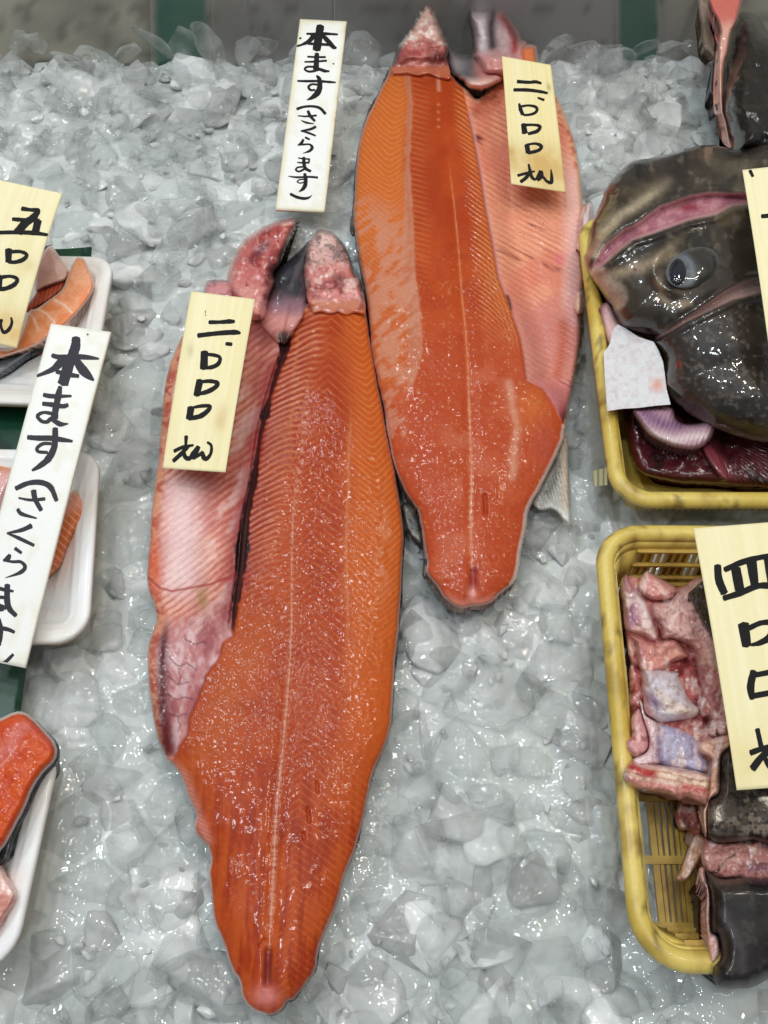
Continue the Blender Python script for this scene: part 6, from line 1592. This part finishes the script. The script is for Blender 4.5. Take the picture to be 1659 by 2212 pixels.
# the packed mass: thousands of half-sunk pieces too many to count
SMALL = []
for k in range(12):
    me = chunk_mesh(300 + k, 0.34, 13 + 3 * (k % 3), 0.06, 2)
    V = np.array([v.co[:] for v in me.vertices]); F = np.array([p.vertices[:] for p in me.polygons])
    SMALL.append((V, F)); bpy.data.meshes.remove(me)
rp = np.random.default_rng(21)
AV, AF, AC, kk = [], [], [], 0
for i in range(4200):
    wx = rp.uniform(-0.50, 0.50); wy = rp.uniform(-0.16, 0.765)
    f = unP(wx, wy, 0.0)
    if not (-90 < f[0] < W0 + 90): continue
    dm = float(cover_at(f[0], f[1]))
    if dm > 9: continue
    V, F = SMALL[rp.integers(len(SMALL))]
    sz = rp.choice([0.004, 0.007, 0.012, 0.018, 0.024, 0.030, 0.036])
    if i > 3000: sz = rp.uniform(0.0025, 0.006)
    a, b_, c_ = rp.uniform(-0.32, 0.32), rp.uniform(-0.32, 0.32), rp.uniform(0, 6.28)
    Rx = np.array([[1, 0, 0], [0, math.cos(a), -math.sin(a)], [0, math.sin(a), math.cos(a)]])
    Ry = np.array([[math.cos(b_), 0, math.sin(b_)], [0, 1, 0], [-math.sin(b_), 0, math.cos(b_)]])
    Rz = np.array([[math.cos(c_), -math.sin(c_), 0], [math.sin(c_), math.cos(c_), 0], [0, 0, 1]])
    z = rp.uniform(-0.0135, -0.0085) - 0.18 * sz + (0.004 if i > 3000 else 0.0) - (0.006 if dm > -40 else 0.0) - 0.02 * float(sst(0.745, 0.775, np.array(wy)))
    AV.append((V * sz) @ (Rz @ Ry @ Rx).T + np.array([wx, wy, z])); AF.append(F + kk); kk += len(V)
    AC.append(np.tile(np.array([0.955, 0.985, 0.98]) * rp.choice([0.56, 0.70, 0.80, 0.87, 0.93]), (len(V), 1)))
pk = link_mesh('packed_ice', np.concatenate(AV), np.concatenate(AF), M['icepack'], None, np.concatenate(AC))
tag(pk, 'packed half clear ice pieces frozen into the ice bed', 'ice', kind='stuff')

def ice_at(wx, wy, z, size, k, label, group, tilt=0.35):
    o = bpy.data.objects.new('ice_chunk', PROTO[k % len(PROTO)]); COL.objects.link(o)
    o.location = (wx, wy, z); o.scale = (size, size, size)
    o.rotation_euler = (random.uniform(-tilt, tilt), random.uniform(-tilt, tilt), random.uniform(0, 6.28))
    tag(o, label, 'ice chunk', group)
    return o

placed = []
tries = 0
while len(placed) < 262 and tries < 40000:
    tries += 1
    fx = random.uniform(-60, W0 + 60); fy = random.uniform(110, H0 + 110)
    w = P(fx, fy, 0.0)
    if w[1] > 0.742: continue
    size = random.choice([0.015, 0.019, 0.023, 0.027, 0.031, 0.036])
    if any(math.hypot(w[0] - a, w[1] - b_) < 0.46 * (size + s) for a, b_, s in placed): continue
    dmax = float(cover_at(fx, fy))
    rp = size * FP / 0.55
    if dmax > -0.30 * rp: continue
    placed.append((w[0], w[1], size))
    near = dmax > -1.15 * rp
    z = random.uniform(-0.009, -0.002) - (0.006 if near else 0.0)
    ice_at(w[0], w[1], z, size, len(placed), 'clear wet ice chunk lying loose on the crushed ice', 'loose ice chunks on the ice bed')
for poly, n in ((offset_poly(A_OUT, lambda p: np.full(len(p), 12.0)), 26), (offset_poly(B_OUT, lambda p: np.full(len(p), 12.0)), 16)):
    for i in random.sample(range(len(poly)), n):
        fx, fy = poly[i]
        if cover_at(fx, fy) > -2: continue
        w = P(fx, fy, 0.0)
        ice_at(w[0], w[1], random.uniform(-0.004, 0.001), random.uniform(0.009, 0.015), i, 'small clear ice chunk pressed against the edge of a split salmon', 'ice chunks beside the salmon', tilt=0.7)
xs = np.linspace(-0.40, 0.40, 31)
for k, x in enumerate(xs):
    x = x + random.uniform(-0.008, 0.008)
    f = unP(x, 0.755, 0.01)
    if 845 < f[0] < 1000 or 1000 < f[0] < 1150 or f[0] > 1560: continue
    s = random.uniform(0.016, 0.030)
    ice_at(x, random.uniform(0.738, 0.768), random.uniform(-0.004, 0.008), s, k + 5, 'clear ice chunk on the ragged ice edge against the steel panel', 'ice chunks along the back panel', tilt=0.8)

# ------------------------------------------------------------------ put each parent at the base of its thing
bpy.context.view_layer.update()
for o in list(SC.objects):
    if o.type == 'EMPTY' and o.children:
        pts = [c.matrix_world @ Vector(v) for c in o.children if c.type == 'MESH' for v in c.bound_box]
        lo = Vector((sum(p.x for p in pts) / len(pts), sum(p.y for p in pts) / len(pts), min(p.z for p in pts)))
        for c in o.children:
            c.location = c.location - lo
        o.location = lo
